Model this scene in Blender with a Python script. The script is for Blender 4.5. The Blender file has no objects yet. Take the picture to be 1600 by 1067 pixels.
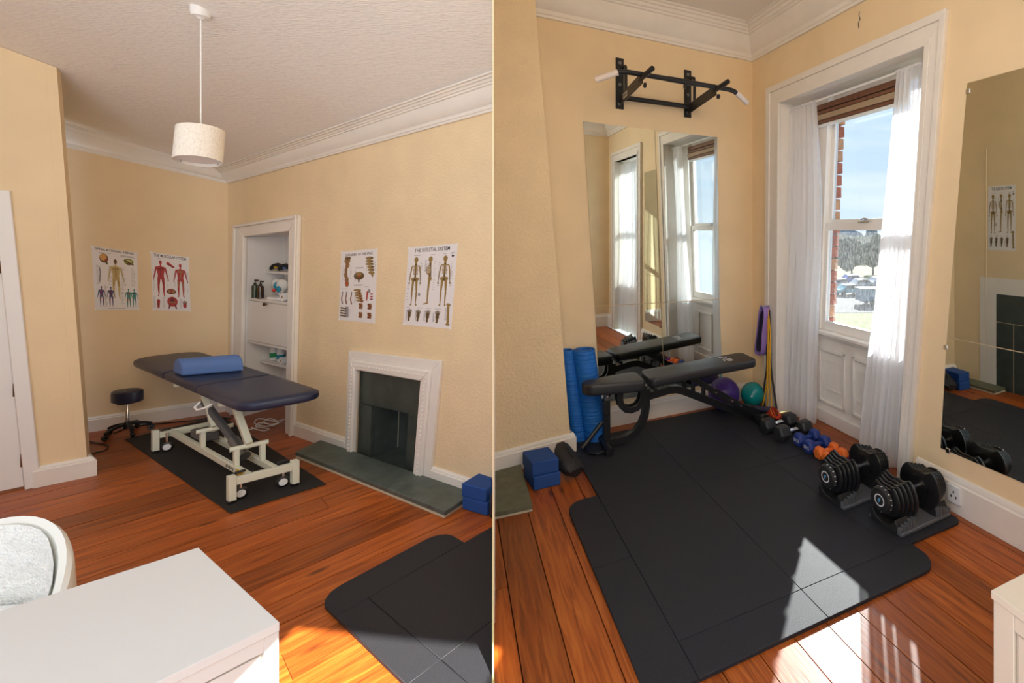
import bpy, bmesh, math, random
from mathutils import Vector as V, Matrix as M

# ------------------------------------------------------------------ camera, world, sun, exposure
SC = bpy.context.scene
COL = SC.collection
random.seed(7)
X0, Y0, F, H = 1090.0, 360.0, 755.0, 1.6       # principal point, focal length (px of the 1600x1067 frame), eye height
cam_d = bpy.data.cameras.new('camera'); cam = bpy.data.objects.new('camera', cam_d); COL.objects.link(cam)
cam.location = (0, 0, H); cam.rotation_euler = (math.pi/2, 0, 0)
cam_d.sensor_width = 36; cam_d.lens = F/1600*36
cam_d.shift_x = (800-X0)/1600; cam_d.shift_y = -(533.5-Y0)/1600
cam_d.clip_start = 0.02; cam_d.clip_end = 400
SC.camera = cam
SC.view_settings.view_transform = 'Standard'; SC.view_settings.look = 'None'
SC.view_settings.gamma = 1.0; SC.view_settings.use_curve_mapping = False
SC.view_settings.exposure = 0.85
SC.cycles.max_bounces = 10; SC.cycles.diffuse_bounces = 5; SC.cycles.transparent_max_bounces = 16
SC.cycles.sample_clamp_indirect = 6.0; SC.cycles.caustics_reflective = False; SC.cycles.caustics_refractive = False

def lin(c):
    if isinstance(c, str): c = tuple(int(c[i:i+2], 16) for i in (1, 3, 5))
    return tuple(((x/255)/12.92 if x/255 <= .04045 else ((x/255+.055)/1.055)**2.4) for x in c) + (1.0,)

wd = bpy.data.worlds.new('sky'); SC.world = wd; wd.use_nodes = True
nt = wd.node_tree; nt.nodes.clear()
o_ = nt.nodes.new('ShaderNodeOutputWorld'); bg = nt.nodes.new('ShaderNodeBackground')
tc = nt.nodes.new('ShaderNodeTexCoord'); sp = nt.nodes.new('ShaderNodeSeparateXYZ')
rp = nt.nodes.new('ShaderNodeValToRGB'); nz = nt.nodes.new('ShaderNodeTexNoise'); mp = nt.nodes.new('ShaderNodeMapping')
cr = nt.nodes.new('ShaderNodeValToRGB'); mx = nt.nodes.new('ShaderNodeMix'); mx.data_type = 'RGBA'
L_ = nt.links.new
L_(tc.outputs['Generated'], sp.inputs[0]); L_(sp.outputs['Z'], rp.inputs[0])
el = rp.color_ramp.elements
el[0].position = 0.0; el[0].color = (.80, .87, .95, 1); el[1].position = .75; el[1].color = (.50, .66, .88, 1)
e = rp.color_ramp.elements.new(.22); e.color = (.62, .76, .94, 1)
mp.inputs['Scale'].default_value = (1.2, 1.2, 7); nz.inputs['Scale'].default_value = 1.6; nz.inputs['Detail'].default_value = 5
L_(tc.outputs['Generated'], mp.inputs[0]); L_(mp.outputs[0], nz.inputs['Vector']); L_(nz.outputs['Fac'], cr.inputs[0])
cr.color_ramp.elements[0].position = .48; cr.color_ramp.elements[0].color = (0, 0, 0, 1)
cr.color_ramp.elements[1].position = .66; cr.color_ramp.elements[1].color = (1, 1, 1, 1)
L_(cr.outputs[0], mx.inputs[0]); L_(rp.outputs[0], mx.inputs[6]); mx.inputs[7].default_value = (.97, .98, 1, 1)
L_(mx.outputs[2], bg.inputs[0]); bg.inputs[1].default_value = 1.0; L_(bg.outputs[0], o_.inputs[0])

def sun(name, travel, energy, color, ang):
    d = bpy.data.lights.new(name, 'SUN'); d.energy = energy; d.color = color; d.angle = math.radians(ang)
    o = bpy.data.objects.new(name, d); COL.objects.link(o)
    o.rotation_euler = V(travel).to_track_quat('-Z', 'Y').to_euler(); o.location = (0, 0, 8)
sun('sun', (-.355, -.933, -.515), 11.5, (1, .93, .82), .5)            # low sun through the gym window
sp_d = bpy.data.lights.new('added_sun_spot', 'SPOT'); sp_o = bpy.data.objects.new('added_sun_spot', sp_d); COL.objects.link(sp_o)   # added spot lamp standing in for low sun on the consulting side's near boards
_tr = V((-.98, 1.14, -1.0)).normalized(); sp_o.location = V((-1.18, 1.75, 0))-_tr*40.0; sp_o.rotation_euler = _tr.to_track_quat('-Z', 'Y').to_euler()
sp_d.energy = 330000; sp_d.color = (1, .93, .80); sp_d.spot_size = math.radians(2.0); sp_d.spot_blend = .05; sp_d.shadow_soft_size = .12

# ------------------------------------------------------------------ geometry helpers
WM = {}
def fl(x, y, z=0.0):
    D = (H-z)*F/(y-Y0); return V(((x-X0)/F*D, D, z))
def at(x, y, D): return V(((x-X0)/F*D, D, H-(y-Y0)/F*D))
class Wall:
    """a vertical plane: s runs along it, z up, w out of it towards the room"""
    def __init__(s, o, d):
        s.o = V((o[0], o[1])); s.d = V((d[0], d[1])).normalized()
        n = V((s.d.y, -s.d.x)); s.n = n if n.dot(s.o) < 0 else -n
    def p(s, a, z, w=0.0):
        q = s.o+s.d*a+s.n*w; return V((q.x, q.y, z))
    def sz(s, x, y, w=0.0):
        r = V(((x-X0)/F, 1.0)); o = s.o+s.n*w; t = o.dot(s.n)/r.dot(s.n)
        return ((r*t-o).dot(s.d), H-(y-Y0)/F*t)
    def hit(s, x, y, w=0.0):
        a, z = s.sz(x, y, w); return s.p(a, z, w)
    def N(s): return V((s.n.x, s.n.y, 0))
    def Dv(s): return V((s.d.x, s.d.y, 0))

class MB:
    def __init__(s): s.v = []; s.f = []; s.sm = []
    def add(s, vs, fs, smooth=False):
        b = len(s.v); s.v += [V(p) for p in vs]
        for f in fs: s.f.append([i+b for i in f]); s.sm.append(smooth)
        return s
    def prism(s, poly, vec):
        poly = [V(p) for p in poly]; vec = V(vec); n = len(poly)
        return s.add(poly+[p+vec for p in poly], [list(range(n))[::-1], list(range(n, 2*n))]+[[i, (i+1) % n, (i+1) % n+n, i+n] for i in range(n)])
    def box(s, c, ex, ey, ez):
        """centre and three half-extent vectors"""
        c, ex, ey, ez = V(c), V(ex), V(ey), V(ez)
        return s.prism([c-ex-ey-ez, c+ex-ey-ez, c+ex+ey-ez, c-ex+ey-ez], ez*2)
    def abox(s, x0, x1, y0, y1, z0, z1):
        return s.prism([(x0, y0, z0), (x1, y0, z0), (x1, y1, z0), (x0, y1, z0)], (0, 0, z1-z0))
    def wbox(s, W, s0, s1, z0, z1, w0, w1):
        return s.prism([W.p(s0, z0, w0), W.p(s1, z0, w0), W.p(s1, z1, w0), W.p(s0, z1, w0)], W.N()*(w1-w0))
    def bar(s, p, q, wid, hei, up=(0, 0, 1)):
        """rectangular bar from p to q"""
        p, q = V(p), V(q); d = (q-p).normalized(); side = d.cross(V(up))
        if side.length < 1e-4: side = d.cross(V((1, 0, 0)))
        side.normalize(); u = side.cross(d).normalized()
        return s.prism([p-side*wid/2-u*hei/2, p+side*wid/2-u*hei/2, p+side*wid/2+u*hei/2, p-side*wid/2+u*hei/2], q-p)
    def sweep(s, path, side, wid, hei):
        """rectangular section swept along a planar path; side = normal of the plane"""
        path = [V(p) for p in path]; side = V(side).normalized(); vs = []; n = len(path)
        for i, p in enumerate(path):
            t = (path[min(i+1, n-1)]-path[max(i-1, 0)]).normalized(); u = side.cross(t).normalized()
            vs += [p-side*wid/2-u*hei/2, p+side*wid/2-u*hei/2, p+side*wid/2+u*hei/2, p-side*wid/2+u*hei/2]
        fs = [[3, 2, 1, 0], [4*n-4, 4*n-3, 4*n-2, 4*n-1]]
        for i in range(n-1):
            for k in range(4): fs.append([4*i+k, 4*i+(k+1) % 4, 4*i+4+(k+1) % 4, 4*i+4+k])
        return s.add(vs, fs, n > 5)
    def tube(s, path, r, n=10, cap=True):
        path = [V(p) for p in path]; m = len(path); rr = r if isinstance(r, (list, tuple)) else [r]*m
        vs = []; prev = None
        for i, p in enumerate(path):
            t = (path[min(i+1, m-1)]-path[max(i-1, 0)]).normalized()
            if prev is None:
                a = t.orthogonal().normalized()
            else:
                a = (prev-t*prev.dot(t)); a = a.normalized() if a.length > 1e-5 else t.orthogonal().normalized()
            prev = a; b = t.cross(a)
            vs += [p+(a*math.cos(2*math.pi*k/n)+b*math.sin(2*math.pi*k/n))*rr[i] for k in range(n)]
        fs = [[i*n+k, i*n+(k+1) % n, (i+1)*n+(k+1) % n, (i+1)*n+k] for i in range(m-1) for k in range(n)]
        s.add(vs, fs, True)
        if cap: s.add([vs[k] for k in range(n)], [list(range(n))[::-1]]); s.add([vs[(m-1)*n+k] for k in range(n)], [list(range(n))])
        return s
    def lathe(s, prof, c, axis=(0, 0, 1), n=24, sx=1.0):
        c = V(c); ax = V(axis).normalized(); a = ax.orthogonal().normalized(); b = ax.cross(a); vs = []
        for r, h in prof:
            vs += [c+ax*h+(a*math.cos(2*math.pi*k/n)+b*math.sin(2*math.pi*k/n))*max(r, 1e-5) for k in range(n)]
        return s.add(vs, [[i*n+k, i*n+(k+1) % n, (i+1)*n+(k+1) % n, (i+1)*n+k] for i in range(len(prof)-1) for k in range(n)], True)
    def ball(s, c, r, n=16, sc=(1, 1, 1), axes=None):
        c = V(c); vs = []; m = n//2
        ax = axes or (V((1, 0, 0)), V((0, 1, 0)), V((0, 0, 1)))
        for i in range(m+1):
            th = math.pi*i/m
            for k in range(n):
                ph = 2*math.pi*k/n
                q = (math.sin(th)*math.cos(ph)*sc[0], math.sin(th)*math.sin(ph)*sc[1], math.cos(th)*sc[2])
                vs.append(c+(ax[0]*q[0]+ax[1]*q[1]+ax[2]*q[2])*r)
        return s.add(vs, [[i*n+k, i*n+(k+1) % n, (i+1)*n+(k+1) % n, (i+1)*n+k] for i in range(m) for k in range(n)], True)
    def build(s, name, mat, parent=None, label=None, cat=None, group=None, kind=None, bevel=0, seg=2, local=False, merge=True, weld=1e-5, flat=False, subsurf=0, recalc=True):
        me = bpy.data.meshes.new(name)
        if parent is not None:
            vs = s.v if local else [WM[parent].inverted() @ p for p in s.v]; loc = None
        else:
            lo = [min(p[i] for p in s.v) for i in range(3)]; hi = [max(p[i] for p in s.v) for i in range(3)]
            loc = V(((lo[0]+hi[0])/2, (lo[1]+hi[1])/2, lo[2])); vs = [p-loc for p in s.v]
        me.from_pydata([tuple(p) for p in vs], [], s.f)
        for p, f in zip(me.polygons, s.sm): p.use_smooth = f and not flat
        bm = bmesh.new(); bm.from_mesh(me)
        if merge: bmesh.ops.remove_doubles(bm, verts=bm.verts, dist=weld)
        if recalc: bmesh.ops.recalc_face_normals(bm, faces=bm.faces)
        bm.to_mesh(me); bm.free()
        if bevel:
            for p in me.polygons: p.use_smooth = True
        if not flat: me.set_sharp_from_angle(angle=math.radians(35 if not bevel else 60))
        ob = bpy.data.objects.new(name, me); COL.objects.link(ob)
        if mat: me.materials.append(mat)
        if parent is not None:
            ob.parent = parent; WM[ob] = WM[parent].copy()
        else:
            ob.location = loc; WM[ob] = M.Translation(loc)
        if bevel:
            md = ob.modifiers.new('bevel', 'BEVEL'); md.width = bevel; md.segments = seg; md.limit_method = 'ANGLE'; md.angle_limit = math.radians(40)
        if subsurf:
            md = ob.modifiers.new('sub', 'SUBSURF'); md.levels = subsurf; md.render_levels = subsurf
        tag(ob, label, cat, group, kind)
        return ob
def tag(o, label=None, cat=None, group=None, kind=None):
    for k, x in (('label', label), ('category', cat), ('group', group), ('kind', kind)):
        if x: o[k] = x
    return o
def thing(name, label, cat, loc, rz=0.0, group=None, kind=None):
    o = bpy.data.objects.new(name, None); COL.objects.link(o); o.empty_display_size = .05
    o.location = loc; o.rotation_euler = (0, 0, rz); WM[o] = M.Translation(V(loc)) @ M.Rotation(rz, 4, 'Z')
    return tag(o, label, cat, group, kind)
def copy_tree(src, parent=None):
    c = src.copy(); COL.objects.link(c)
    if parent is not None: c.parent = parent
    for ch in list(src.children): copy_tree(ch, c)
    return c
def clip(poly, hull):
    """clip a 2D polygon by a convex counter-clockwise hull"""
    out = [V((p[0], p[1])) for p in poly]
    for i in range(len(hull)):
        a = V(hull[i][:2]); b = V(hull[(i+1) % len(hull)][:2]); e = b-a
        inside = lambda p: e.x*(p.y-a.y)-e.y*(p.x-a.x)
        res = []
        for j in range(len(out)):
            p, q = out[j], out[(j+1) % len(out)]; ip, iq = inside(p), inside(q)
            if ip >= 0: res.append(p)
            if (ip >= 0) != (iq >= 0): res.append(p+(q-p)*(ip/(ip-iq)))
        out = res
        if len(out) < 3: return []
    return out
def face_with_holes(W, outer, holes, w=0.0):
    """verts/faces of a wall polygon in (s, z) with holes"""
    bm = bmesh.new(); es = []
    for loop in [outer]+holes:
        vs = [bm.verts.new(W.p(a, z, w)) for a, z in loop]
        for i in range(len(vs)): es.append(bm.edges.new((vs[i], vs[(i+1) % len(vs)])))
    bmesh.ops.triangle_fill(bm, use_beauty=True, use_dissolve=False, edges=es, normal=W.N())
    bm.verts.index_update()
    m = MB().add([v.co.copy() for v in bm.verts], [[v.index for v in f.verts] for f in bm.faces]); bm.free(); return m
def wall(name, W, outer, holes, mat, label, thick=.07):
    m = face_with_holes(W, outer, holes); back = MB(); k = len(m.v)
    vs = m.v+[p-W.N()*thick for p in m.v]; fs = m.f+[[i+k for i in f[::-1]] for f in m.f]
    o = 0
    for loop in [outer]+holes:
        n = len(loop)
        # loop vertices keep their order of creation
        fs += [[o+i, o+(i+1) % n, o+(i+1) % n+k, o+i+k] for i in range(n)]; o += n
    return MB().add(vs, fs).build(name, mat, label=label, kind='structure', recalc=True)
def text_shape(txt, bold=0.0):
    c = bpy.data.curves.new('lettering', 'FONT'); c.body = txt; c.size = 1.0; c.offset = bold; c.resolution_u = 2
    o = bpy.data.objects.new('lettering', c); COL.objects.link(o)
    me = bpy.data.meshes.new_from_object(o)
    vs = [v.co.copy() for v in me.vertices]; fs = [list(p.vertices) for p in me.polygons]
    bpy.data.objects.remove(o); bpy.data.curves.remove(c); bpy.data.meshes.remove(me)
    x0 = min(v.x for v in vs); x1 = max(v.x for v in vs); y0 = min(v.y for v in vs); y1 = max(v.y for v in vs)
    return [((v.x-x0)/(x1-x0), (v.y-y0)/(y1-y0)) for v in vs], fs, (x1-x0)/(y1-y0)

# ------------------------------------------------------------------ materials
MT = {}
def mat(name, color, rough=.5, metal=0.0, var=0.0, vscale=8.0, bump=0.0, bscale=60.0, spec=.5, coat=0.0, detail=3.0, stretch=None, sheen=0.0, bdist=.01, alt=None):
    m = bpy.data.materials.new(name); m.use_nodes = True; n = m.node_tree; b = n.nodes['Principled BSDF']; L = n.links.new
    c = lin(color); b.inputs['Base Color'].default_value = c; b.inputs['Roughness'].default_value = rough; b.inputs['Metallic'].default_value = metal
    b.inputs['Specular IOR Level'].default_value = spec; b.inputs['Coat Weight'].default_value = coat
    if sheen: b.inputs['Sheen Weight'].default_value = sheen
    g = n.nodes.new('ShaderNodeNewGeometry'); src = g.outputs['Position']
    if stretch:
        mp = n.nodes.new('ShaderNodeMapping'); mp.inputs['Rotation'].default_value = (0, 0, stretch[0]); mp.inputs['Scale'].default_value = stretch[1]
        L(src, mp.inputs[0]); src = mp.outputs[0]
    if var:
        t = n.nodes.new('ShaderNodeTexNoise'); t.inputs['Scale'].default_value = vscale; t.inputs['Detail'].default_value = detail; L(src, t.inputs['Vector'])
        r = n.nodes.new('ShaderNodeValToRGB'); L(t.outputs['Fac'], r.inputs[0])
        d = lin(alt) if alt else tuple(x*(1-var) for x in c[:3])+(1,)
        u = c if alt else tuple(min(1, x*(1+var)) for x in c[:3])+(1,)
        r.color_ramp.elements[0].position = .35; r.color_ramp.elements[0].color = d; r.color_ramp.elements[1].position = .65; r.color_ramp.elements[1].color = u
        L(r.outputs[0], b.inputs['Base Color'])
    if bump:
        t = n.nodes.new('ShaderNodeTexNoise'); t.inputs['Scale'].default_value = bscale; t.inputs['Detail'].default_value = 2; L(src, t.inputs['Vector'])
        k = n.nodes.new('ShaderNodeBump'); k.inputs['Strength'].default_value = bump; k.inputs['Distance'].default_value = bdist
        L(t.outputs['Fac'], k.inputs['Height']); L(k.outputs[0], b.inputs['Normal'])
    MT[name] = m; return m
def wood(name, az, width):
    m = bpy.data.materials.new(name); m.use_nodes = True; n = m.node_tree; b = n.nodes['Principled BSDF']; L = n.links.new
    g = n.nodes.new('ShaderNodeNewGeometry'); oi = n.nodes.new('ShaderNodeObjectInfo')
    mp = n.nodes.new('ShaderNodeMapping'); mp.inputs['Rotation'].default_value = (0, 0, az); mp.inputs['Scale'].default_value = (1, 1, 1)
    L(g.outputs['Position'], mp.inputs[0])
    ad = n.nodes.new('ShaderNodeVectorMath'); ad.operation = 'ADD'; cx = n.nodes.new('ShaderNodeCombineXYZ')
    mu = n.nodes.new('ShaderNodeMath'); mu.operation = 'MULTIPLY'; mu.inputs[1].default_value = 37.0; L(oi.outputs['Random'], mu.inputs[0])
    L(mu.outputs[0], cx.inputs[0]); L(mu.outputs[0], cx.inputs[2]); L(mp.outputs[0], ad.inputs[0]); L(cx.outputs[0], ad.inputs[1])
    sc = n.nodes.new('ShaderNodeVectorMath'); sc.operation = 'MULTIPLY'; sc.inputs[1].default_value = (26, 1.6, 1); L(ad.outputs[0], sc.inputs[0])
    t = n.nodes.new('ShaderNodeTexNoise'); t.inputs['Scale'].default_value = 1.5; t.inputs['Detail'].default_value = 6; t.inputs['Distortion'].default_value = 1.6; L(sc.outputs[0], t.inputs['Vector'])
    r = n.nodes.new('ShaderNodeValToRGB'); L(t.outputs['Fac'], r.inputs[0])
    E_ = r.color_ramp.elements; E_[0].position = .22; E_[0].color = lin((100, 48, 18)); E_[1].position = .72; E_[1].color = lin((194, 106, 40))
    e = E_.new(.48); e.color = lin((164, 80, 27))
    # knots
    s2 = n.nodes.new('ShaderNodeVectorMath'); s2.operation = 'MULTIPLY'; s2.inputs[1].default_value = (6.0, 2.2, 1); L(ad.outputs[0], s2.inputs[0])
    vo = n.nodes.new('ShaderNodeTexVoronoi'); vo.inputs['Scale'].default_value = 1.0; L(s2.outputs[0], vo.inputs['Vector'])
    kr = n.nodes.new('ShaderNodeValToRGB'); L(vo.outputs['Distance'], kr.inputs[0])
    kr.color_ramp.elements[0].position = .05; kr.color_ramp.elements[0].color = (1, 1, 1, 1); kr.color_ramp.elements[1].position = .13; kr.color_ramp.elements[1].color = (0, 0, 0, 1)
    k2 = n.nodes.new('ShaderNodeMath'); k2.operation = 'MULTIPLY'; k2.inputs[1].default_value = .8; L(kr.outputs[0], k2.inputs[0])
    mk = n.nodes.new('ShaderNodeMix'); mk.data_type = 'RGBA'; L(k2.outputs[0], mk.inputs[0]); L(r.outputs[0], mk.inputs[6]); mk.inputs[7].default_value = lin((62, 30, 16))
    # per-board tone and large soft patches
    hs = n.nodes.new('ShaderNodeHueSaturation'); mr = n.nodes.new('ShaderNodeMapRange'); mr.inputs[3].default_value = .72; mr.inputs[4].default_value = 1.18
    L(oi.outputs['Random'], mr.inputs[0]); L(mr.outputs[0], hs.inputs['Value']); L(mk.outputs[2], hs.inputs['Color'])
    hs.inputs['Saturation'].default_value = 1.0
    L(hs.outputs[0], b.inputs['Base Color'])
    rr = n.nodes.new('ShaderNodeMapRange'); rr.inputs[3].default_value = .28; rr.inputs[4].default_value = .5; L(t.outputs['Fac'], rr.inputs[0]); L(rr.outputs[0], b.inputs['Roughness'])
    bu = n.nodes.new('ShaderNodeBump'); bu.inputs['Strength'].default_value = .12; bu.inputs['Distance'].default_value = .004; L(t.outputs['Fac'], bu.inputs['Height']); L(bu.outputs[0], b.inputs['Normal'])
    MT[name] = m; return m
def sheer(name, color, transp):
    m = bpy.data.materials.new(name); m.use_nodes = True; n = m.node_tree; n.nodes.clear(); L = n.links.new
    o = n.nodes.new('ShaderNodeOutputMaterial'); d = n.nodes.new('ShaderNodeBsdfDiffuse'); t = n.nodes.new('ShaderNodeBsdfTranslucent'); x = n.nodes.new('ShaderNodeBsdfTransparent')
    for q in (d, t): q.inputs[0].default_value = lin(color)
    a = n.nodes.new('ShaderNodeMixShader'); a.inputs[0].default_value = .5; L(d.outputs[0], a.inputs[1]); L(t.outputs[0], a.inputs[2])
    c = n.nodes.new('ShaderNodeMixShader'); c.inputs[0].default_value = transp; L(a.outputs[0], c.inputs[1]); L(x.outputs[0], c.inputs[2]); L(c.outputs[0], o.inputs[0])
    MT[name] = m; return m
def pane(name, tint, haze=0.0):
    m = bpy.data.materials.new(name); m.use_nodes = True; n = m.node_tree; n.nodes.clear(); L = n.links.new
    o = n.nodes.new('ShaderNodeOutputMaterial'); g = n.nodes.new('ShaderNodeBsdfGlossy'); x = n.nodes.new('ShaderNodeBsdfTransparent'); g.inputs['Roughness'].default_value = .02
    x.inputs[0].default_value = tint; a = n.nodes.new('ShaderNodeMixShader'); a.inputs[0].default_value = .05; L(x.outputs[0], a.inputs[1]); L(g.outputs[0], a.inputs[2])
    last = a
    if haze:
        t = n.nodes.new('ShaderNodeBsdfTranslucent'); t.inputs[0].default_value = (.9, .92, .95, 1); z = n.nodes.new('ShaderNodeMixShader')
        tx = n.nodes.new('ShaderNodeTexNoise'); tx.inputs['Scale'].default_value = 120; ge = n.nodes.new('ShaderNodeNewGeometry'); mp = n.nodes.new('ShaderNodeMapping'); mp.inputs['Scale'].default_value = (1, 1, .25)
        L(ge.outputs['Position'], mp.inputs[0]); L(mp.outputs[0], tx.inputs['Vector'])
        mr = n.nodes.new('ShaderNodeMapRange'); mr.inputs[1].default_value = .4; mr.inputs[2].default_value = .7; mr.inputs[3].default_value = haze*.3; mr.inputs[4].default_value = haze*1.6
        L(tx.outputs['Fac'], mr.inputs[0]); L(mr.outputs[0], z.inputs[0]); L(a.outputs[0], z.inputs[1]); L(t.outputs[0], z.inputs[2]); last = z
    L(last.outputs[0], o.inputs[0]); MT[name] = m; return m

CREAM = (238, 214, 175)
mat('cream_wall', CREAM, .65, var=.03, vscale=3, bump=.10, bscale=70)
mat('cream_anaglypta', CREAM, .6, var=.03, vscale=4, bump=.55, bscale=62, bdist=.012)
mat('cream_anaglypta_far', CREAM, .6, var=.03, vscale=4, bump=.3, bscale=75, bdist=.012)
mat('ceiling_paint', (246, 241, 236), .7, bump=.6, bscale=24, stretch=(.75, (1, 9, 1)), bdist=.012)
mat('ceiling_plain', (236, 230, 222), .7, bump=.1, bscale=40)
mat('white_paint', (238, 232, 224), .45, var=.02, vscale=6, bump=.05, bscale=60)
mat('white_gloss', (240, 238, 236), .3)
mat('cupboard_white', (232, 228, 224), .45)
mat('subfloor', (40, 22, 12), .9)
wood('pine_left', math.radians(38.9), .16); wood('pine_right', math.radians(-27), .16)
mat('rubber', (38, 39, 45), .62, var=.45, vscale=420, bump=.35, bscale=420, bdist=.003, spec=.35)
mat('rubber_thin', (42, 40, 40), .7, bump=.15, bscale=300, bdist=.002, spec=.3)
mat('slate', (62, 70, 66), .42, var=.18, vscale=9, bump=.15, bscale=24)
mat('slate_hearth', (84, 94, 88), .5, var=.2, vscale=12, bump=.2, bscale=30)
mat('slate_green', (104, 104, 82), .55, var=.14, vscale=22, bump=.15, bscale=50)
mat('mortar', (200, 190, 165), .85, bump=.4, bscale=90)
mat('firebox', (60, 68, 66), .6, var=.15, vscale=14)
mat('vinyl_navy', (34, 42, 68), .38, bump=.06, bscale=180, bdist=.002)
mat('vinyl_black', (40, 40, 44), .42, bump=.06, bscale=200, bdist=.002)
mat('foam_blue', (84, 118, 178), .5)
mat('cream_metal', (226, 228, 208), .35)
mat('black_metal', (26, 26, 29), .38)
mat('black_plastic', (20, 20, 22), .4)
mat('matte_black', (30, 30, 31), .6)
mat('grey_metal', (120, 122, 124), .35, metal=.7)
mat('dark_grey_plastic', (86, 88, 92), .45)
mat('chrome', (225, 225, 228), .12, metal=1)
mat('brass', (120, 96, 60), .3, metal=1)
mat('white_plastic', (240, 240, 240), .4)
mat('white_tape', (238, 228, 222), .7, bump=.2, bscale=90)
mat('paper', (236, 232, 232), .45)
mat('lamp_fabric', (240, 232, 220), .8, var=.10, vscale=230, bump=.3, bscale=200, bdist=.003, stretch=(0, (1, 1, .3)))
mat('lamp_inner', (240, 236, 232), .8)
for k, c in dict(ink=(48, 46, 50), ink_grey=(150, 146, 150), bone=(150, 122, 66), bone_dark=(96, 74, 40), muscle=(176, 52, 48), muscle_dark=(120, 28, 32), nerve=(200, 180, 126), brain=(214, 160, 92), olive=(128, 140, 60), vein=(64, 74, 120), green_ink=(70, 140, 130), brown_ink=(140, 98, 70)).items():
    mat(k, c, .5)
mat('mirror', (226, 232, 226), .015, metal=1.0)
mat('mirror_edge', (120, 130, 126), .3, metal=.5)
mat('yoga_blue', (20, 108, 198), .6, bump=1.0, bscale=18, stretch=(0, (.15, .15, 4)), bdist=.01)
mat('block_blue', (26, 72, 142), .75, bump=.15, bscale=160, bdist=.003)
mat('bag_black', (32, 32, 36), .5, bump=.4, bscale=30)
mat('ball_purple', (62, 30, 128), .35)
mat('ball_teal', (14, 138, 140), .22)
mat('band_purple', (158, 128, 204), .65); mat('band_lilac', (206, 168, 220), .65); mat('band_dark', (50, 44, 70), .7)
mat('band_yellow', (226, 168, 34), .5); mat('band_black', (52, 44, 42), .6); mat('band_red', (206, 56, 34), .5)
mat('neo_blue', (34, 56, 128), .55); mat('neo_orange', (240, 118, 44), .55); mat('neo_purple', (124, 40, 128), .55)
mat('iron_black', (40, 40, 42), .5, bump=.1, bscale=200, bdist=.002)
mat('plate_black', (26, 26, 28), .33)
mat('tray_grey', (92, 94, 98), .5)
mat('logo_white', (225, 225, 228), .5); mat('logo_blue', (84, 150, 196), .4); mat('label_yellow', (226, 184, 30), .5); mat('label_red', (196, 60, 48), .5)
mat('blind_wood', (122, 82, 60), .5, var=.12, vscale=30); mat('blind_beige', (176, 152, 124), .6)
mat('brick', (172, 92, 62), .9, var=.25, vscale=18, bump=.4, bscale=60); mat('brick_pale', (196, 140, 96), .9, var=.2, vscale=18, bump=.4, bscale=60)
mat('fur', (252, 250, 244), .9, var=.06, vscale=60, bump=.9, bscale=130, sheen=.4); mat('chair_white', (240, 240, 232), .4)
mat('desk_white', (224, 222, 218), .38); mat('cab_white', (226, 214, 196), .4)
mat('bottle_green', (46, 62, 34), .15, coat=.5); mat('bottle_brown', (58, 36, 24), .15, coat=.5)
mat('label_green', (40, 150, 90), .5); mat('label_blue', (30, 140, 170), .5); mat('pelvis', (232, 228, 220), .5)
mat('grass', (98, 104, 30), .9, var=.2, vscale=1.2); mat('road', (84, 82, 80), .9); mat('tree_far', (62, 78, 60), .9, var=.35, vscale=2.5, bump=.8, bscale=6, bdist=.3)
mat('spire', (110, 124, 134), .8); mat('van', (120, 138, 152), .4); mat('car_teal', (70, 140, 150), .3); mat('car_white', (150, 155, 160), .3); mat('car_blue', (60, 90, 170), .3); mat('glass_dark', (40, 50, 58), .15)
sheer('sheer', (252, 252, 254), .26)
pane('glass', (.74, .79, .84, 1)); pane('glass_wet', (.76, .80, .84, 1), .05)
# ------------------------------------------------------------------ walls of the two halves (plan, metres)
rad = math.radians
A = Wall((.525, 4.62), (-math.sin(rad(61.5)), -math.cos(rad(61.5))))     # alcove wall with the wall mirrors
B = Wall((.525, 4.62), (math.sin(rad(27)), -math.cos(rad(27))))           # window wall
CH = Wall((-.905, 3.47), (-.428, -.316))                                   # chimney breast beside the alcove
WA = Wall((-4.17, 4.29), (.898, -.44))                                     # fireplace wall
WB = Wall((-4.17, 4.29), (-.679, -.46))                                    # far wall of the consulting side
PW = Wall((-3.964, 3.162), (-.192, -.162))                                 # wall with the door
SEAM = (770.5-X0)/F
def seam(D): return (SEAM*D, D)
PT = Wall(seam(3.25), (V(seam(1.0))-V(seam(3.25))))                        # thin partition between the two halves
if PT.n.x < 0: PT.n = -PT.n
def PTD(D): return (V(seam(D))-PT.o).dot(PT.d)
def offc(W1, W2, w):
    a, b = W1.n, W2.n; det = a.x*b.y-a.y*b.x
    x = V(((w*b.y-w*a.y)/det, (a.x*w-b.x*w)/det)); return W1.o+x
def plane3(p, q, r):
    n = (q-p).cross(r-p); return lambda x, y: p.z-(n.x*(x-p.x)+n.y*(y-p.y))/n.z
# --- left ceiling height: follows the cornice of the consulting side
PC = .11
c0 = offc(WA, WB, PC); t0 = c0.y
ctop = V((c0.x, c0.y, H-(263-Y0)/F*t0))
CEIL = plane3(ctop, WA.hit(771, 105, PC), WB.hit(96.7, 190, PC))
CE = 1.15
ZR = 3.49; ZB = 3.21

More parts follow.
